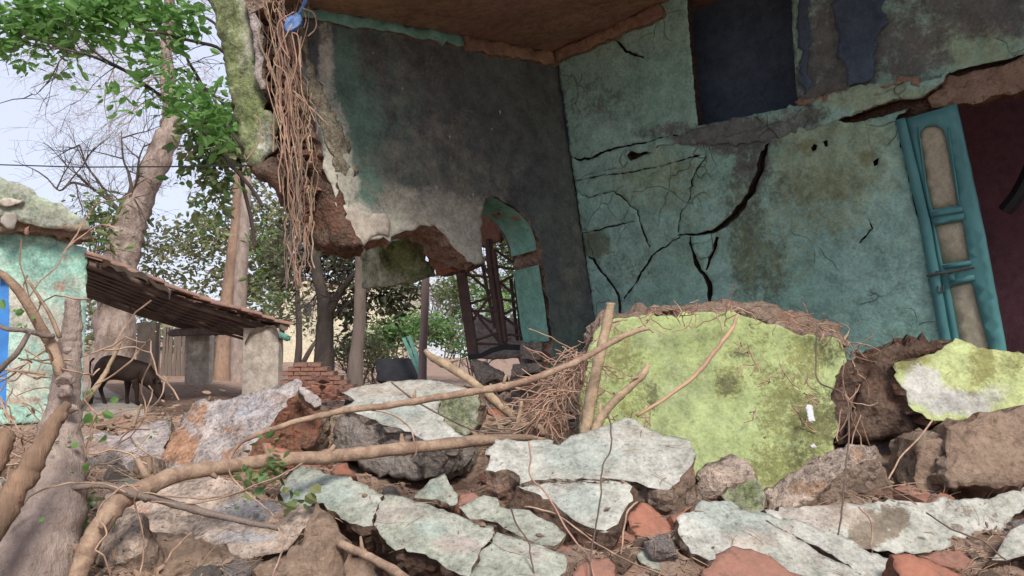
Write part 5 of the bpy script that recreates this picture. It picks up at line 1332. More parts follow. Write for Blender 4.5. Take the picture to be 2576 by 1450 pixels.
# ------------------------------------------------------------------ trees
def leaf_cloud(cl, size, n, seed, droop=.3, up=.4, elong=2.1, clump=3.0):
    """cl: list of (centre Vector, rx, ry, rz, weight) -> verts, faces of folded leaves gathered in tufts"""
    rg = np.random.RandomState(seed); w = np.array([c[4] for c in cl], float); w /= w.sum()
    V, Fc = [], []
    nt = max(1, int(n / clump)); ci = rg.choice(len(cl), nt, p=w)
    for k in ci:
        c, rx, ry, rz, _ = cl[k]
        d = rg.normal(size=3); d /= np.linalg.norm(d); rr = rg.rand() ** .45
        o = np.array(c) + d * rr * np.array([rx, ry, rz])
        for q in range(rg.poisson(clump) or 1):
            s = size * rg.uniform(.4, 1.35)
            p = o + rg.normal(size=3) * size * .9
            ax = rg.normal(size=3); ax[2] = ax[2] * .6 - droop; ax /= np.linalg.norm(ax)
            nn = rg.normal(size=3); nn[2] += up * 2; nn -= ax * nn.dot(ax); nn /= np.linalg.norm(nn) + 1e-9
            sd = np.cross(ax, nn); hw = s / elong / 1.0 * .5
            b = len(V)
            V += [tuple(p), tuple(p + ax * s * .3 + sd * hw * .85 + nn * hw * .25), tuple(p + ax * s * .7 + sd * hw * .75 + nn * hw * .2), tuple(p + ax * s),
                  tuple(p + ax * s * .7 - sd * hw * .75 + nn * hw * .2), tuple(p + ax * s * .3 - sd * hw * .85 + nn * hw * .25), tuple(p + ax * s * .5 - nn * hw * .1)]
            Fc += [(b, b + 1, b + 6), (b + 1, b + 2, b + 6), (b + 2, b + 3, b + 6), (b + 3, b + 4, b + 6), (b + 4, b + 5, b + 6), (b + 5, b, b + 6)]
    return V, Fc
def trunk_mesh(pts, n=6, sides=14, wig=.22, mb=None, m=0, seed=0):
    mb = mb or MB(); pth, rad = pxpath(pts, n)
    mb.tube(pth, rad, sides, wig, m, seed); return mb
def twigs(mb, p, d, L, r, lev, rn, curl=.5, m=0, grav=.0, seg=6):
    path = [p]; rad = [r]; dd = Vector(d).normalized()
    for k in range(seg):
        dd = (dd + Vector((rn.gauss(0, 1), rn.gauss(0, .6), rn.gauss(0, 1))) * curl * .3 + Vector((0, 0, -grav * .2))).normalized()
        path.append(path[-1] + dd * L / seg); rad.append(max(r * (1 - .75 * (k + 1) / seg), .003))
        if lev > 0 and rn.random() < .75:
            e = (dd + Vector((rn.gauss(0, 1), rn.gauss(0, .5), rn.gauss(0, 1))) * .8).normalized()
            twigs(mb, path[-1], e, L * rn.uniform(.4, .65), rad[-1] * .65, lev - 1, rn, curl, m, grav, max(3, seg - 1))
    mb.tube(path, rad, 4 if r < .02 else 6, 0, m)
C = lambda x, y, d, rx, ry, w=1, rz=None: (P(x, y, d), rx * d / F, (rz or rx) * d / F * .9, ry * d / F, w)

# big peeling tree behind the shed
D1 = 22.5
bt = thing('bare_tree', P(290, 1000, D1), 'tall leaning tree with peeling pink bark and fine bare twigs behind the shed', 'tree')
mb = trunk_mesh([(285, 1040, D1, 56), (285, 900, D1, 50), (288, 800, D1, 48), (298, 700, D1, 44), (312, 620, D1, 42), (330, 560, D1, 38), (355, 500, D1, 33), (385, 430, D1, 31), (412, 370, D1, 30), (430, 320, D1, 27), (432, 270, D1, 21), (420, 210, D1, 18), (420, 130, D1, 15), (424, 60, D1, 14), (430, -40, D1, 13)], 5, 18, .3)
mb.build('trunk', M['barkbig'], parent=bt, smooth=True)
mb = trunk_mesh([(300, 600, D1, 22), (280, 570, D1, 20), (268, 548, D1, 16), (262, 540, D1, 10)], 4, 12, .25); mb.build('branch_stub', M['barkbig'], parent=bt, smooth=True)
rn = random.Random(3); mb = MB()
for (pts, r) in [([(310, 560), (290, 520), (255, 490), (225, 470), (200, 440)], 7), ([(320, 540), (330, 490), (325, 440), (310, 400), (305, 330)], 6), ([(300, 545), (310, 500), (340, 470), (350, 400), (365, 360)], 6), ([(225, 470), (180, 460), (150, 480), (120, 450)], 4), ([(300, 540), (250, 460), (220, 420), (200, 365)], 4)]:
    pth, rad = pxpath([(x, y, D1 - .3, r * (1 - .2 * i)) for i, (x, y) in enumerate(pts)], 4); mb.tube(pth, rad, 6, .1)
    for k in range(3, len(pth), 3):
        twigs(mb, pth[k], (rn.uniform(-1, .4), 0, rn.uniform(-.3, 1)), rn.uniform(.8, 1.7), .025, 2, rn, .6)
mb.build('dark_branches', M['barkdark'], parent=bt)
mb = MB()
for (x, y, dx, dz, L) in [(415, 190, -1, .1, 2.6), (418, 210, -1, -.2, 2.6), (420, 150, -1, .3, 2.6), (415, 230, -.8, -.5, 2.4), (420, 120, -.8, .5, 2.4), (425, 90, -1, .2, 3.0), (425, 60, -1, .0, 3.0), (430, 40, .8, .2, 2.0), (425, 180, .8, -.2, 1.7), (430, 240, .9, 0, 1.4), (400, 170, -1, -.6, 2.6), (380, 200, -.6, -.9, 2.0), (330, 130, -1, -.4, 2.2), (300, 150, -.8, -.8, 2.4), (430, 330, -1, -.3, 1.6), (425, 380, -.9, -.7, 1.5), (450, 350, .5, -.9, 1.8), (420, 10, -1, .0, 3.2), (180, 60, -1, .1, 2.0), (90, 40, -.9, .2, 2), (100, 10, -1, -.2, 2)]:
    for q in range(1 + (x % 2)):
        twigs(mb, P(x, y, D1 + rn.uniform(-.3, .3)), (dx + rn.gauss(0, .2), rn.gauss(0, .3), dz + rn.gauss(0, .25)), L * rn.uniform(.7, 1.15), .02, 3, rn, .5, 0, .25, 7)
mb.build('bare_twigs', M['bark'], parent=bt)

# paired slim trunks behind the shed roof
D2 = 21.8
t2 = thing('slim_tree', P(575, 1000, D2), 'pair of straight grey trunks rising side by side behind the shed roof', 'tree')
mb = trunk_mesh([(562, 1030, D2, 26), (565, 900, D2, 24), (574, 780, D2, 22), (585, 680, D2, 20), (598, 560, D2, 17), (604, 440, D2, 15), (600, 300, D2, 13), (590, 150, D2, 10)], 5, 12, .15); mb.build('trunk', M['barkorange'], parent=t2, smooth=True)
mb = trunk_mesh([(598, 1030, D2 - .5, 19), (598, 900, D2 - .5, 18), (602, 780, D2 - .5, 17), (608, 660, D2 - .5, 16), (616, 540, D2 - .5, 14), (622, 420, D2 - .5, 12), (628, 300, D2 - .5, 10)], 5, 12, .12); mb.build('trunk', M['bark'], parent=t2, smooth=True)
V, Fc = leaf_cloud([C(480, 610, D2 + 2, 130, 60, 3), C(640, 620, D2 + 2, 90, 110, 3), C(700, 560, D2 + 1, 70, 80, 1.5), C(480, 700, D2 + 3, 150, 50, 2), C(620, 500, D2 + 2, 80, 80, 2), C(560, 640, D2 + 2, 60, 110, 1), C(390, 640, D2 + 3, 60, 80, 1.2), C(640, 730, D2 + 2, 70, 60, 1.5), C(520, 560, D2 + 2, 50, 60, .8)], .21, 4300, 11)
mk('crown', V, Fc, M['leafdark'], parent=t2)
V, Fc = leaf_cloud([C(685, 640, D2 - 1, 38, 70, 2), C(700, 700, D2 - 1, 36, 50, 1), C(520, 560, D2 - 1, 30, 60, .6)], .22, 700, 14)
mk('crown', V, Fc, M['leafmid'], parent=t2)

# green leafy tree close behind the mossy pilaster (drooping big leaves)
D3 = 9.0
t3 = thing('leafy_tree', P(560, 1000, 10.2), 'leafy tree with bright broad leaves hanging beside the mossy pilaster', 'tree')
mb = MB()
for pts in ([(660, 520, 5, D3), (560, 380, 5, D3), (440, 270, 4.5, D3), (330, 190, 4, D3 - .4), (220, 120, 2.5, D3 - .8)], [(650, 230, 5, D3), (560, 130, 4.5, D3), (470, 100, 4, D3 - .5), (350, 70, 3, D3 - .8)], [(640, 170, 5, D3), (540, 60, 4, D3), (430, 20, 3, D3), (330, -20, 2, D3)],
            [(640, 430, 4, D3), (500, 200, 4, D3), (450, 120, 3, D3), (380, 40, 2, D3)], [(440, 270, 4, D3), (330, 190, 3.5, D3), (210, 135, 3, D3 - 1), (120, 118, 2, D3 - 1), (60, 100, 1.5, D3 - 1)], [(280, 165, 2.5, D3), (180, 130, 2, D3 - 1), (100, 230, 1, D3 - 1), (75, 235, 1, D3 - 1)], [(660, 300, 4, D3), (560, 260, 4, D3), (470, 180, 3, D3), (440, 175, 2, D3)], [(640, 620, 5, 10), (600, 400, 5, 10), (540, 250, 4, 10)]):
    pth, rad = pxpath([(x, y, d, r) for (x, y, r, d) in pts], 6, .03); mb.tube(pth, rad, 6, .1)
    for k in range(4, len(pth), 4): twigs(mb, pth[k], (rn.uniform(-1, .5), 0, rn.uniform(-.8, .8)), rn.uniform(.3, .7), .007, 1, rn, .5)
mb.build('branches', M['barkdark'], parent=t3)
spots = [(30, 75, 34), (60, 60, 30), (95, 95, 30), (60, 120, 34), (20, 110, 25), (115, 30, 36), (140, 60, 34), (165, 30, 34), (130, 115, 34), (170, 90, 34), (160, 120, 24), (200, 30, 36), (210, 60, 30), (235, 25, 34), (260, 55, 30), (265, 20, 30), (110, 50, 26), (300, 35, 30), (320, 65, 30), (345, 30, 30), (370, 70, 30), (380, 30, 30), (410, 50, 30), (440, 25, 30), (460, 55, 32), (490, 25, 30), (520, 20, 26), (495, 62, 24), (430, 80, 26), (300, 120, 18), (290, 128, 14), (350, 105, 16), (380, 130, 20), (400, 170, 24), (420, 195, 26), (440, 150, 18), (380, 215, 16), (345, 205, 14), (335, 195, 10), (270, 238, 18), (265, 245, 10), (415, 240, 24), (455, 225, 26), (470, 250, 24), (340, 240, 14), (335, 262, 14), (440, 280, 18), (505, 250, 30), (520, 290, 36), (560, 290, 34), (550, 330, 34), (580, 210, 20), (60, 250, 5), (48, 246, 9), (60, 240, 8), (110, 185, 12), (200, 225, 6), (200, 115, 10), (225, 130, 10), (75, 155, 10), (155, 145, 12), (130, 25, 40), (40, 35, 16), (45, 15, 16), (20, 95, 36), (30, 50, 22), (285, 10, 40), (340, 5, 34), (400, 5, 30)]
V, Fc = leaf_cloud([C(x, y, D3 - .6, r, r * .7, r * r, r * 1.4) for x, y, r in spots], .14, 1900, 21, .2, .5, 1.8, 4)
mk('foliage', V, Fc, M['leafbright'], parent=t3)
sp2 = [(510, 290, 40), (550, 340, 46), (590, 300, 40), (600, 380, 40), (560, 410, 40), (530, 450, 36), (530, 500, 26), (520, 380, 34), (500, 420, 24), (480, 330, 26)]
V, Fc = leaf_cloud([C(x, y, 9.8, r, r, r * r) for x, y, r in sp2], .14, 1050, 23, .5, .3, 1.9, 4)
mk('foliage', V, Fc, M['leafmid'], parent=t3)

# dark forked tree and neighbours in the middle
D4 = 14.0
t4 = thing('forked_tree', P(815, 960, D4), 'dark forked tree with blackish leaves behind the brick stub', 'tree')
mb = trunk_mesh([(815, 1000, D4, 30), (815, 900, D4, 26), (818, 820, D4, 22), (815, 760, D4, 18), (800, 700, D4, 15), (790, 640, D4, 12), (770, 580, D4, 8)], 5, 12, .2)
trunk_mesh([(822, 800, D4, 14), (845, 750, D4, 10), (870, 715, D4, 8), (900, 680, D4, 6), (940, 650, D4, 4)], 5, 8, .2, mb)
trunk_mesh([(835, 800, D4, 6), (880, 760, D4, 5), (910, 730, D4, 3)], 5, 8, .2, mb)
for k in range(16): twigs(mb, P(rn.uniform(760, 940), rn.uniform(600, 760), D4), (rn.gauss(0, 1), 0, rn.gauss(0, 1)), rn.uniform(.5, 1.2), .018, 2, rn, .5)
mb.build('trunk', M['barkdark'], parent=t4, smooth=True)
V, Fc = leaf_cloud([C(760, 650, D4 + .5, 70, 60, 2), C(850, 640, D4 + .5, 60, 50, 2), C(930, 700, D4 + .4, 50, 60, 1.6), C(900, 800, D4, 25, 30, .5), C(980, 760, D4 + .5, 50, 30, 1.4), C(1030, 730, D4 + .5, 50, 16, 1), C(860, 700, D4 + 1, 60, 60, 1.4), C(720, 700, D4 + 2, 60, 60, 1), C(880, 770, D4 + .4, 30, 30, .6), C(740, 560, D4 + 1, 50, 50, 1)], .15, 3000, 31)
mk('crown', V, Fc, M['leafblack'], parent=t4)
D5 = 12.2
t5 = thing('mottled_tree', P(895, 970, D5), 'single brown mottled trunk right of the forked tree', 'tree')
mb = trunk_mesh([(890, 985, D5, 24), (897, 900, D5, 18), (905, 800, D5, 15.5), (906, 720, D5, 15), (908, 660, D5, 14.5), (908, 620, D5, 14), (905, 540, D5, 12)], 5, 12, .15); mb.build('trunk', M['barkgrey'], parent=t5, smooth=True)
mb = MB()
for k in range(6): twigs(mb, P(908 + rn.uniform(-6, 6), rn.uniform(600, 680), D5), (rn.choice([-1, 1]), 0, rn.uniform(.1, .8)), rn.uniform(.4, .8), .015, 1, rn)
mb.build('twigs', M['barkdark'], parent=t5)
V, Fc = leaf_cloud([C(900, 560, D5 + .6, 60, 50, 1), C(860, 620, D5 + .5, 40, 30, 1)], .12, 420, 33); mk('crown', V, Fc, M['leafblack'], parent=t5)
D6 = 17
t6 = thing('thin_tree', P(750, 950, D6), 'thin crooked grey tree between the shed pillar and the forked tree', 'tree')
mb = trunk_mesh([(735, 985, D6, 9), (750, 900, D6, 9), (752, 820, D6, 8), (748, 740, D6, 7), (742, 640, D6, 5)], 5, 8, .15); trunk_mesh([(740, 960, D6, 7), (775, 890, D6, 6), (800, 850, D6, 4)], 5, 8, .1, mb)
for k in range(14): twigs(mb, P(750 + rn.uniform(-8, 8), rn.uniform(660, 880), D6), (rn.choice([-1, 1]), 0, rn.uniform(-.6, .8)), rn.uniform(.4, .9), .014, 2, rn, .6)
mb.build('trunk', M['barkgrey'], parent=t6, smooth=True)
V, Fc = leaf_cloud([C(730, 780, D6 + .5, 50, 70, 1), C(690, 760, D6 + 1, 30, 50, 1), C(780, 820, D6 + .5, 30, 50, .4)], .13, 420, 35); mk('crown', V, Fc, M['leafmid'], parent=t6)
# bushes
def bush(label, cl, size, n, m, seed, base):
    t = thing('bush', base, label, 'bush')
    V, Fc = leaf_cloud(cl, size, n, seed, .0, .4, 2.4, 4); mk('foliage', V, Fc, M[m], parent=t)
    r2 = random.Random(seed)
    for k in range(14):
        mb = MB()
        c = cl[k % len(cl)]; q = Vector(c[0]) + Vector((r2.uniform(-1, 1) * c[1], 0, -c[3] * .6))
        twigs(mb, q + Vector((0, 0, -.5)), (r2.gauss(0, .4), 0, 1), c[3] * 1.8 + .4, .02, 2, r2, .5)
        mb.build('stem', M['barkgrey'], parent=t)
bush('rounded green bush behind the brown post', [C(1010, 830, 18, 60, 35, 2), C(1080, 825, 18.5, 60, 40, 2), C(960, 850, 18, 40, 30, 1), C(1130, 850, 19, 40, 40, 1)], .14, 3000, 'leafbush', 41, P(1040, 900, 18))
bush('dry olive bush below the thin grey tree', [C(870, 880, 16, 40, 40, 1), C(920, 880, 15.5, 50, 40, 1), C(960, 900, 15, 50, 30, 1)], .11, 1300, 'leafdark', 42, P(910, 940, 15.5))
bush('yellowish shrub seen left of the grille post', [C(1150, 790, 20, 40, 50, 1), C(1120, 740, 21, 60, 20, 1), C(1150, 720, 19, 50, 35, 1.2)], .14, 1500, 'leafmid', 43, P(1150, 880, 20))
bush('dark leafy shrub filling the view behind the arch', [C(1260, 560, 15, 70, 70, 2), C(1290, 640, 15, 60, 50, 1)], .13, 1400, 'leafmid', 46, P(1270, 900, 13))
bush('pale green shrub seen through the iron grille', [C(1230, 760, 19, 60, 60, 2), C(1280, 720, 20, 60, 80, 2), C(1200, 870, 16, 40, 25, .7), C(1320, 800, 22, 50, 60, 1)], .15, 2300, 'leafbush', 44, P(1240, 900, 19))
bush('spiky green shrub between the mint house and the big tree', [C(246, 560, 16, 26, 70, 1), C(246, 700, 22, 40, 60, 1), C(235, 830, 24, 50, 70, 1), C(330, 800, 26, 60, 60, 1)], .22, 900, 'leafmid', 45, P(240, 900, 17))
# far tree belt, reads as one mass
V, Fc = leaf_cloud([(Vector((x, 62 + 6 * noise.noise((x * .1, 0, 0)), 2.6 + 1.4 * noise.noise((x * .12, 3, 0)))), 4.5, 4, 3.2 + noise.noise((x * .2, 7, 0)), 1) for x in range(-60, 90, 4)], .8, 9000, 51)
mk('far_treeline', V, Fc, M['leafdark'], kind='stuff')

# ------------------------------------------------------------------ foreground trunk, logs, branches
FT = thing('foreground_tree', P(115, 1440, 2.6), 'thick pinkish grey tree trunk in the left foreground with a broken top', 'tree')
mb = trunk_mesh([(20, 1600, 2.35, 128), (62, 1450, 2.4, 112), (105, 1330, 2.45, 92), (128, 1250, 2.5, 78), (142, 1180, 2.55, 70), (150, 1100, 2.6, 52), (158, 1040, 2.62, 40), (165, 980, 2.65, 34), (172, 920, 2.68, 30), (176, 870, 2.7, 28), (181, 830, 2.7, 24), (183, 790, 2.7, 19), (184, 752, 2.7, 17)], 6, 20, .22)
mb.build('trunk', M['bark'], parent=FT, smooth=True)
mb = trunk_mesh([(-60, 660, 2.5, 8), (0, 688, 2.5, 9), (38, 722, 2.52, 11), (75, 775, 2.55, 12), (105, 830, 2.58, 13), (130, 870, 2.6, 14), (148, 920, 2.6, 14), (165, 965, 2.62, 16)], 6, 10, .12); mb.build('side_branch', M['stick'], parent=FT, smooth=True)
mb = trunk_mesh([(-30, 800, 2.5, 5), (10, 826, 2.5, 5.5), (45, 830, 2.5, 6), (75, 834, 2.52, 6), (110, 845, 2.55, 6), (135, 846, 2.58, 7)], 6, 8, .15); trunk_mesh([(75, 834, 2.52, 6), (45, 885, 2.5, 7), (15, 915, 2.5, 7), (-20, 950, 2.5, 8)], 6, 8, .15, mb)
mb.build('side_branch', M['barkgrey'], parent=FT, smooth=True)
mb = trunk_mesh([(70, 705, 2.6, 3), (100, 750, 2.6, 4), (130, 800, 2.6, 5), (150, 850, 2.6, 6)], 5, 6, .1); mb.build('twig', M['stick'], parent=FT, smooth=True)
# knots
for (x, y, r) in [(165, 955, 26), (168, 990, 24), (180, 1030, 20), (120, 1215, 24), (160, 1250, 26), (170, 880, 12)]:
    me = stone_mesh('bark_knot', r * 2.5 / F, int(x + y), M['barkgrey'] if y > 1100 else M['bark'], 1.0)
    o = bpy.data.objects.new('bark_knot', me); COL.objects.link(o); o.parent = FT; o.location = P(x, y, 2.55) - Vector(FT.location)

def branch(label, pts, m='stick', name='branch', n=6, sides=8, wig=.16, nod=0, group=None, cat='branch', wobble=.0035, seed=1):
    pth, rad = pxpath(pts, n, wobble, seed); mb = MB()
    r2 = random.Random(seed + 5)
    rad = [r * (1 + (.18 if nod and (i % nod == 0) else 0) + r2.uniform(-.05, .05)) for i, r in enumerate(rad)]
    mb.tube(pth, rad, sides, wig, 0, seed)
    if nod:
        for i in range(nod, len(pth) - 2, nod):
            q = Vector((r2.gauss(0, 1), r2.gauss(0, .6), r2.gauss(0, 1) + .4)).normalized()
            if r2.random() < .8: mb.tube([pth[i], pth[i] + q * rad[i] * r2.uniform(1.6, 3.2)], [rad[i] * .55, rad[i] * .22], 6, .2)
    return mb.build(name, M[m], label=label, cat=cat, group=group, smooth=True)
branch('long thick curved branch sweeping from the lower left across the slabs', [(150, 1560, 2.3, 24), (196, 1450, 2.38, 23), (224, 1375, 2.42, 24), (256, 1318, 2.46, 24), (298, 1268, 2.5, 23), (348, 1235, 2.55, 23), (418, 1204, 2.62, 21), (488, 1186, 2.7, 19), (571, 1174, 2.8, 18), (662, 1161, 2.9, 17), (750, 1154, 3.0, 17), (821, 1150, 3.1, 16.5), (919, 1139, 3.2, 16), (1032, 1127, 3.3, 15.5), (1144, 1115, 3.42, 15), (1237, 1106, 3.5, 13), (1300, 1101, 3.58, 9), (1372, 1106, 3.68, 5)], 'stick', nod=11, sides=12, seed=2)
branch('thinner branch arching above the slabs up to the green block', [(560, 1185, 2.9, 4), (600, 1120, 2.95, 5), (640, 1097, 2.97, 6), (694, 1077, 3.0, 7), (780, 1052, 3.05, 7.5), (863, 1034, 3.1, 8), (972, 1021, 3.15, 8.5), (1106, 1000, 3.2, 9), (1204, 983, 3.25, 10), (1294, 967, 3.3, 9), (1387, 937, 3.35, 8.5), (1455, 907, 3.4, 8), (1479, 896, 3.42, 8), (1559, 851, 3.5, 7), (1600, 834, 3.52, 6.5), (1633, 826, 3.54, 5)], 'stick', nod=13, seed=3)
branch('pale diagonal branch leaning down right with a greenish broken tip', [(1069, 882, 4.3, 5), (1090, 902, 4.28, 10), (1129, 922, 4.2, 11), (1208, 977, 4.05, 11), (1283, 1041, 3.9, 12), (1350, 1094, 3.8, 12), (1375, 1115, 3.78, 10)], 'stickpale', nod=10, seed=4)
branch('upright cut stem standing against the left side of the green block', [(1536, 762, 3.75, 11), (1530, 800, 3.75, 12), (1512, 880, 3.72, 13), (1495, 960, 3.7, 14), (1480, 1040, 3.68, 15), (1470, 1100, 3.66, 15)], 'stickpale', nod=7, seed=5)
branch('short forked stub leaning on the green block', [(1630, 915, 3.72, 4), (1622, 935, 3.7, 9), (1590, 970, 3.68, 9), (1545, 1010, 3.66, 10), (1510, 1055, 3.64, 12), (1495, 1090, 3.62, 12)], 'stickpale', nod=8, seed=6)
branch('thin orange peeled branch crossing the green block', [(1854, 795, 3.95, 4), (1840, 830, 3.9, 5), (1813, 865, 3.85, 5.5), (1775, 915, 3.82, 5.5), (1738, 955, 3.8, 5), (1668, 1006, 3.75, 4.5), (1604, 1046, 3.7, 4)], 'stickorange', seed=7)
branch('slender grey branch lying over the beige slab', [(150, 1225, 2.45, 7), (181, 1228, 2.46, 8), (244, 1220, 2.48, 8), (296, 1230, 2.5, 9), (348, 1248, 2.5, 10), (394, 1255, 2.52, 10), (488, 1283, 2.55, 9), (592, 1307, 2.6, 8), (660, 1322, 2.62, 7), (702, 1328, 2.64, 7)], 'barkgrey', nod=9, seed=8)
branch('brown stick in the dark hollow at the bottom', [(855, 1368, 2.75, 11), (900, 1388, 2.7, 11), (938, 1405, 2.66, 11), (1013, 1452, 2.55, 12), (1060, 1490, 2.5, 12)], 'stick', nod=8, seed=9)
branch('curled loop of branch behind the largest pale slab', [(1290, 1092, 3.75, 6), (1300, 1075, 3.75, 7), (1330, 1068, 3.75, 7), (1358, 1076, 3.75, 8), (1366, 1095, 3.72, 8)], 'stick', seed=10)
branch('small upright twig stub near the curled loop', [(1300, 1072, 3.8, 6), (1308, 1040, 3.8, 6), (1312, 1010, 3.8, 4)], 'stickpale', seed=11)
branch('split brown log leaning across the left foreground trunk', [(-60, 1420, 2.1, 26), (-10, 1320, 2.12, 30), (25, 1260, 2.15, 31), (60, 1200, 2.18, 29), (88, 1155, 2.2, 26), (120, 1095, 2.24, 22), (150, 1045, 2.28, 17), (172, 1012, 2.3, 9)], 'logwood', 'log', cat='log', wig=.3, sides=16, seed=12)
branch('broken dark log end poking in at the left edge', [(-40, 1220, 2.2, 22), (-10, 1160, 2.2, 26), (12, 1110, 2.22, 25), (18, 1085, 2.24, 14)], 'logwood', 'log', cat='log', wig=.4, sides=10, seed=13)
branch('pale slanting stick in front of the cow', [(196, 1030, 2.9, 6), (222, 1000, 2.9, 7), (255, 955, 2.95, 6.5), (275, 920, 3.0, 5), (306, 857, 3.0, 3.5)], 'stickpale', seed=14, nod=8)
branch('short pale broken stick behind the tilted slab', [(334, 1076, 3.4, 5), (345, 1045, 3.4, 4), (356, 1018, 3.4, 3)], 'stickpale', seed=15)
branch('thin straight pale stick by the blue door', [(-20, 926, 2.6, 3), (50, 934, 2.6, 3), (112, 942, 2.6, 3)], 'stickpale', seed=16)
# slender dark hanging twigs in front of the slabs
for k, (lab, pts, m) in enumerate([
    ('dark thin twig rising in front of the largest pale slab', [(1529, 1040, 2.9), (1537, 1080, 2.85), (1536, 1130, 2.8), (1514, 1182, 2.75), (1512, 1240, 2.72), (1500, 1320, 2.7), (1489, 1380, 2.66), (1484, 1460, 2.6)], 'stickdark'),
    ('dark upright twig in front of the slanted slab at right', [(2056, 810, 3.3), (2052, 900, 3.25), (2060, 960, 3.2), (2128, 1000, 3.1), (2135, 1100, 3.0), (2125, 1200, 2.9), (2118, 1290, 2.8), (2108, 1345, 2.75)], 'stickdark'),
    ('dark broken twig on the bottom middle slab', [(1285, 1278, 2.75), (1300, 1320, 2.74), (1330, 1365, 2.72), (1335, 1400, 2.7), (1345, 1452, 2.68)], 'stickdark'),
    ('thin vine bending over the broad back slab', [(880, 1025, 3.2), (930, 1030, 3.15), (990, 1045, 3.1), (1030, 1075, 3.05), (1042, 1110, 3.0), (1048, 1135, 2.98), (1036, 1160, 2.98)], 'root'),
    ('thin straight twig crossing the broad back slab', [(985, 962, 3.5), (1040, 1005, 3.45), (1110, 1045, 3.4), (1200, 1085, 3.35), (1290, 1090, 3.3)], 'stickdark'),
    ('pale looping root in front of the lower centre slab', [(1330, 1110, 3.0), (1335, 1150, 2.95), (1335, 1200, 2.9), (1380, 1250, 2.85), (1430, 1340, 2.75), (1480, 1400, 2.7), (1495, 1460, 2.62)], 'rootpink'),
    ('long pale root running down right past the red brick piece', [(1320, 1275, 2.85), (1390, 1290, 2.82), (1450, 1330, 2.78), (1520, 1380, 2.72), (1600, 1420, 2.66), (1680, 1450, 2.6)], 'root'),
    ('arched pale root beside the clean red brick piece', [(1605, 1262, 2.8), (1580, 1285, 2.78), (1570, 1330, 2.76), (1562, 1395, 2.72)], 'root'),
    ('pale drooping root hanging from the yellow green chunk', [(2345, 1058, 3.4), (2310, 1105, 3.3), (2270, 1145, 3.2), (2235, 1205, 3.1)], 'root'),
    ('thin root curving over the long stained slab', [(2160, 1275, 2.7), (2190, 1310, 2.68), (2195, 1350, 2.66), (2188, 1375, 2.65)], 'root'),
    ('grey thin root over the small pale corner slab', [(2330, 1290, 2.7), (2400, 1335, 2.65), (2470, 1360, 2.6), (2530, 1410, 2.55)], 'stickdark'),
    ('vine knotted around the curved branch', [(315, 1215, 2.36), (345, 1235, 2.36), (338, 1265, 2.38), (355, 1320, 2.4), (362, 1390, 2.42), (350, 1452, 2.4)], 'root'),
    ('wavy vine climbing along the lower curved branch', [(278, 1452, 2.3), (262, 1400, 2.3), (240, 1380, 2.3), (270, 1340, 2.32), (245, 1300, 2.32), (262, 1262, 2.36), (310, 1225, 2.4), (350, 1222, 2.44)], 'root'),
    ('vine strand running from the trunk over the branch', [(20, 1320, 2.3), (70, 1255, 2.3), (130, 1225, 2.3), (200, 1215, 2.35), (260, 1218, 2.4), (320, 1240, 2.44)], 'root'),
    ('thin green runner over the beige slab', [(360, 1240, 2.5), (440, 1250, 2.52), (540, 1252, 2.58), (620, 1235, 2.65), (700, 1205, 2.75), (730, 1185, 2.8)], 'stick'),
    ('second runner curving under the thick branch', [(380, 1262, 2.5), (470, 1268, 2.54), (560, 1252, 2.58), (640, 1222, 2.66), (720, 1190, 2.76), (760, 1165, 2.8)], 'stick'),
    ('hooked thin vine hanging over the beige slab', [(560, 1130, 2.7), (575, 1160, 2.68), (580, 1195, 2.66), (620, 1240, 2.64), (665, 1275, 2.64), (690, 1300, 2.64)], 'root'),
    ('curved root below the slab end', [(700, 1328, 2.6), (712, 1360, 2.58), (705, 1400, 2.55), (685, 1452, 2.5)], 'root'),
    ('pale stick end lying on the beige slab', [(415, 1420, 2.5), (440, 1380, 2.52), (482, 1340, 2.55)], 'root')]):
    branch(lab, [(x, y, d, 2.3 if m != 'stickdark' else 2.2) for x, y, d in pts], m, 'twig', 6, 5, .1, cat='twig', wobble=.004, seed=60 + k)
# hollow foreground weeds stems at left (loose tangle)
rn = random.Random(12); mb = MB()
for k in range(15):
    x, y = rn.uniform(-10, 230), rn.uniform(850, 1300); d = rn.uniform(2.55, 3.2)
    twigs(mb, P(x, y, d), (rn.gauss(0, 1), rn.gauss(0, .4), rn.gauss(0, .9)), rn.uniform(.18, .5), .0021, 1, rn, 1.0, 0, .1, 7)
mb.build('bramble', M['root'], kind='stuff')

# hanging root curtain on the broken wall end (countless strands)
rn = random.Random(77); mb = MB()
guide = [(700, -40), (712, 60), (722, 160), (735, 260), (742, 350), (752, 450), (750, 540), (745, 620), (745, 720)]
for k in range(120):
    a = rn.uniform(0, .8) if k > 18 else 0; b = min(1, a + rn.uniform(.08, .5)); off = rn.gauss(0, 30); pts = []; rr_ = rn.choice([.5, .7, .9, 1.3, 2.0]); am = rn.uniform(4, 22); drift = rn.gauss(0, 30)
    ph = rn.uniform(0, 6); nst = 9
    for i in range(nst):
        t = a + (b - a) * i / (nst - 1)
        gx = np.interp(t, np.linspace(0, 1, len(guide)), [g_[0] for g_ in guide]); gy = np.interp(t, np.linspace(0, 1, len(guide)), [g_[1] for g_ in guide])
        wdt = 1.0 - .45 * t
        pts.append((gx + off * wdt + rn.gauss(0, 5) + am * math.sin(ph + t * 16) * wdt + drift * (t - a), gy + rn.gauss(0, 9), 5.55 + .1 * math.sin(ph + k + t * 5), rr_))
    pth, rad = pxpath(pts, 4); mb.tube(pth, rad, 4, 0, rn.choice([0, 0, 1, 2, 3]))
mb.build('hanging_roots', [M['root'], M['rootpink'], M['barkgrey'], M['stickpale']], kind='stuff')
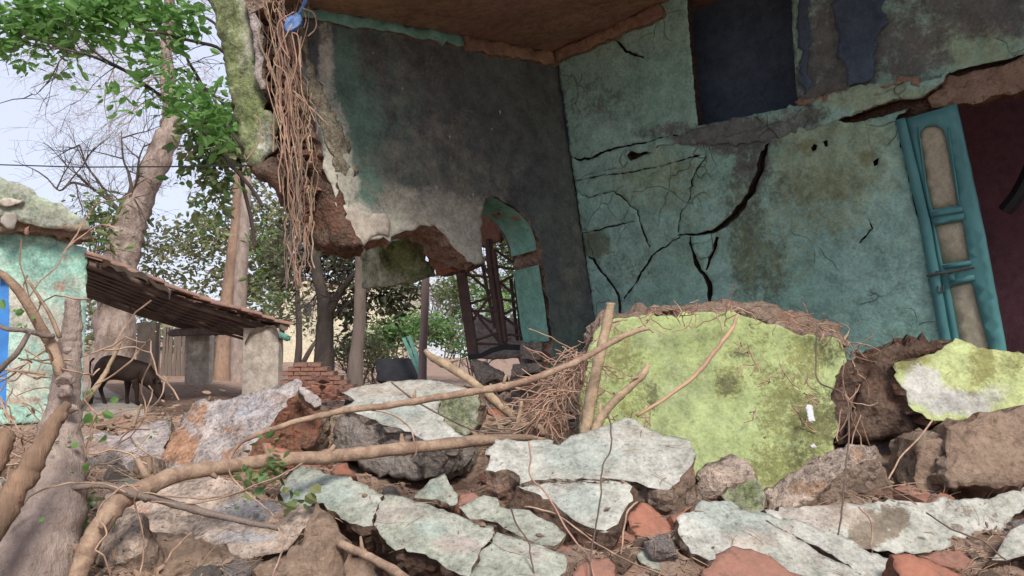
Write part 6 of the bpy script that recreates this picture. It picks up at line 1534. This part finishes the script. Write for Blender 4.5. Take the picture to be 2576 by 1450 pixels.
for k, pts in enumerate([[(760, 20), (790, 35), (795, 70), (775, 92)], [(740, 30), (700, 60), (705, 110), (730, 150)], [(735, 60), (700, 130), (690, 160), (720, 190), (735, 300)], [(640, 290), (655, 310), (650, 360), (618, 405)], [(745, 240), (790, 280), (830, 320)]]):
    branch(['looping root beside the torn blue bag', 'long bowed root left of the blue bag', 'pink root swinging across the brown masonry', 'thin root hanging over the mossy pilaster foot', 'thin root slanting over the broken wall lip'][k], [(x, y, 5.4, 1.8) for x, y in pts], 'rootpink' if k % 2 else 'root', 'root', 6, 5, cat='root', seed=90 + k)

# root tangle at the foot of the pier and left of the green block
rn = random.Random(5); mb = MB()
for k in range(230):
    t = rn.random(); x = 1470 - 120 * t + rn.gauss(0, 20); y = 880 + 190 * t + rn.gauss(0, 18); d = 4.0 - .2 * t + rn.uniform(-.1, .1)
    ang = rn.uniform(1.9, 3.0) if rn.random() < .7 else rn.uniform(0, 6.28)
    p = P(x, y, d); twigs(mb, p, (math.cos(ang) * .9, rn.gauss(0, .3), -abs(math.sin(ang))), rn.uniform(.1, .3), rn.uniform(.0015, .0038), 0, rn, 1.0, rn.choice([0, 1]), .1, 6)
mb.build('root_tangle', [M['root'], M['rootpink']], kind='stuff')
mb = MB()
for k in range(70):   # fringe of dry grass on the block tops
    x = rn.uniform(1520, 2140) if k < 55 else rn.uniform(2100, 2180)
    yb = np.interp(x, [1520, 1640, 1760, 1900, 2000, 2120, 2180], [815, 790, 780, 775, 800, 830, 920])
    p = P(x, yb + rn.uniform(-10, 22), 4.1); twigs(mb, p, (rn.gauss(0, 1), rn.gauss(-.2, .3), rn.gauss(-.1, .6)), rn.uniform(.06, .2), .0019, 0, rn, 1.3, rn.choice([0, 1]), .2, 6)
for k in range(11):
    x = rn.uniform(2115, 2170); p = P(x, rn.uniform(900, 1050), 3.6); twigs(mb, p, (rn.gauss(0, .4), rn.gauss(-.1, .2), -1), rn.uniform(.1, .4), .0022, 0, rn, 1.0, rn.choice([0, 1]), .1, 8)
mb.build('dry_grass', [M['root'], M['rootpink']], kind='stuff')
mb = MB()    # fine dry vines on the green face
for k in range(16):
    x = rn.choice([rn.uniform(1480, 1640), rn.uniform(1800, 2080)]); p = P(x, rn.uniform(820, 1090), 3.98 - .0)
    twigs(mb, p, (rn.gauss(0, .5), 0, -1), rn.uniform(.06, .16), .0008, 1, rn, .9, 0, 0, 6)
mb.build('dry_vines', [M['root']], kind='stuff')

V, Fc = leaf_cloud([(Vector((x, y, tz(x, y) + .015)), .25, .25, .012, 1) for x, y in [(random.Random(k).uniform(-1.6, 1.9), random.Random(k + 99).uniform(2.4, 4.4)) for k in range(60)]], .034, 900, 61, 0, 1.5, 1.9, 2)
mk('fallen_leaves', V, Fc, M['dryleaf'], kind='stuff')
V, Fc = leaf_cloud([(Vector((x, y, tz(x, y) + .1)), .5, .5, .1, 1) for x, y in [(random.Random(k).uniform(-3.6, .8), random.Random(k + 99).uniform(4.6, 12)) for k in range(80)]], .055, 1800, 63, 0, 1.0, 2.2, 2)
mk('fallen_leaves', V, Fc, M['dryleaf'], kind='stuff')
# creepers with green leaves in the foreground
def creeper(label, spots, size, n, m, seed):
    V, Fc = leaf_cloud([C(x, y, d, r, r, r * r, r * .8) for x, y, r, d in spots], size, n, seed, .3, .5, 1.25, 2)
    mk('creeper', V, Fc, M[m], label=label, cat='creeper')
creeper('dark green creeper leaves between trunk and curved branch', [(205, 1300, 30, 2.62), (185, 1340, 26, 2.6), (215, 1330, 26, 2.6), (195, 1260, 18, 2.6), (10, 1360, 14, 2.4), (200, 1390, 14, 2.6), (160, 1400, 10, 2.5)], .042, 80, 'leafmid', 71)
creeper('small ivy leaves by the orange brick end', [(690, 1112, 16, 2.9), (668, 1105, 10, 2.9), (640, 1190, 20, 2.8), (610, 1215, 16, 2.8), (680, 1190, 20, 2.85), (440, 1232, 8, 2.5), (500, 1240, 8, 2.5), (712, 1215, 14, 2.9)], .034, 64, 'leafmid', 72)
creeper('bright young leaves on the brambles at left', [(65, 808, 11, 2.55), (120, 770, 8, 2.6), (228, 1020, 8, 2.85), (200, 1050, 8, 2.85), (240, 1070, 12, 2.85), (165, 1140, 10, 2.5), (150, 1150, 6, 2.5), (125, 1160, 8, 2.5), (330, 1085, 8, 3.1), (380, 1110, 8, 3.1), (45, 1270, 9, 2.2)], .036, 44, 'leafbright', 73)
creeper('drooping grass tuft at the left end of the mint tinged slab', [(728, 1250, 10, 2.9), (735, 1230, 10, 2.9)], .05, 20, 'leafmid', 74)
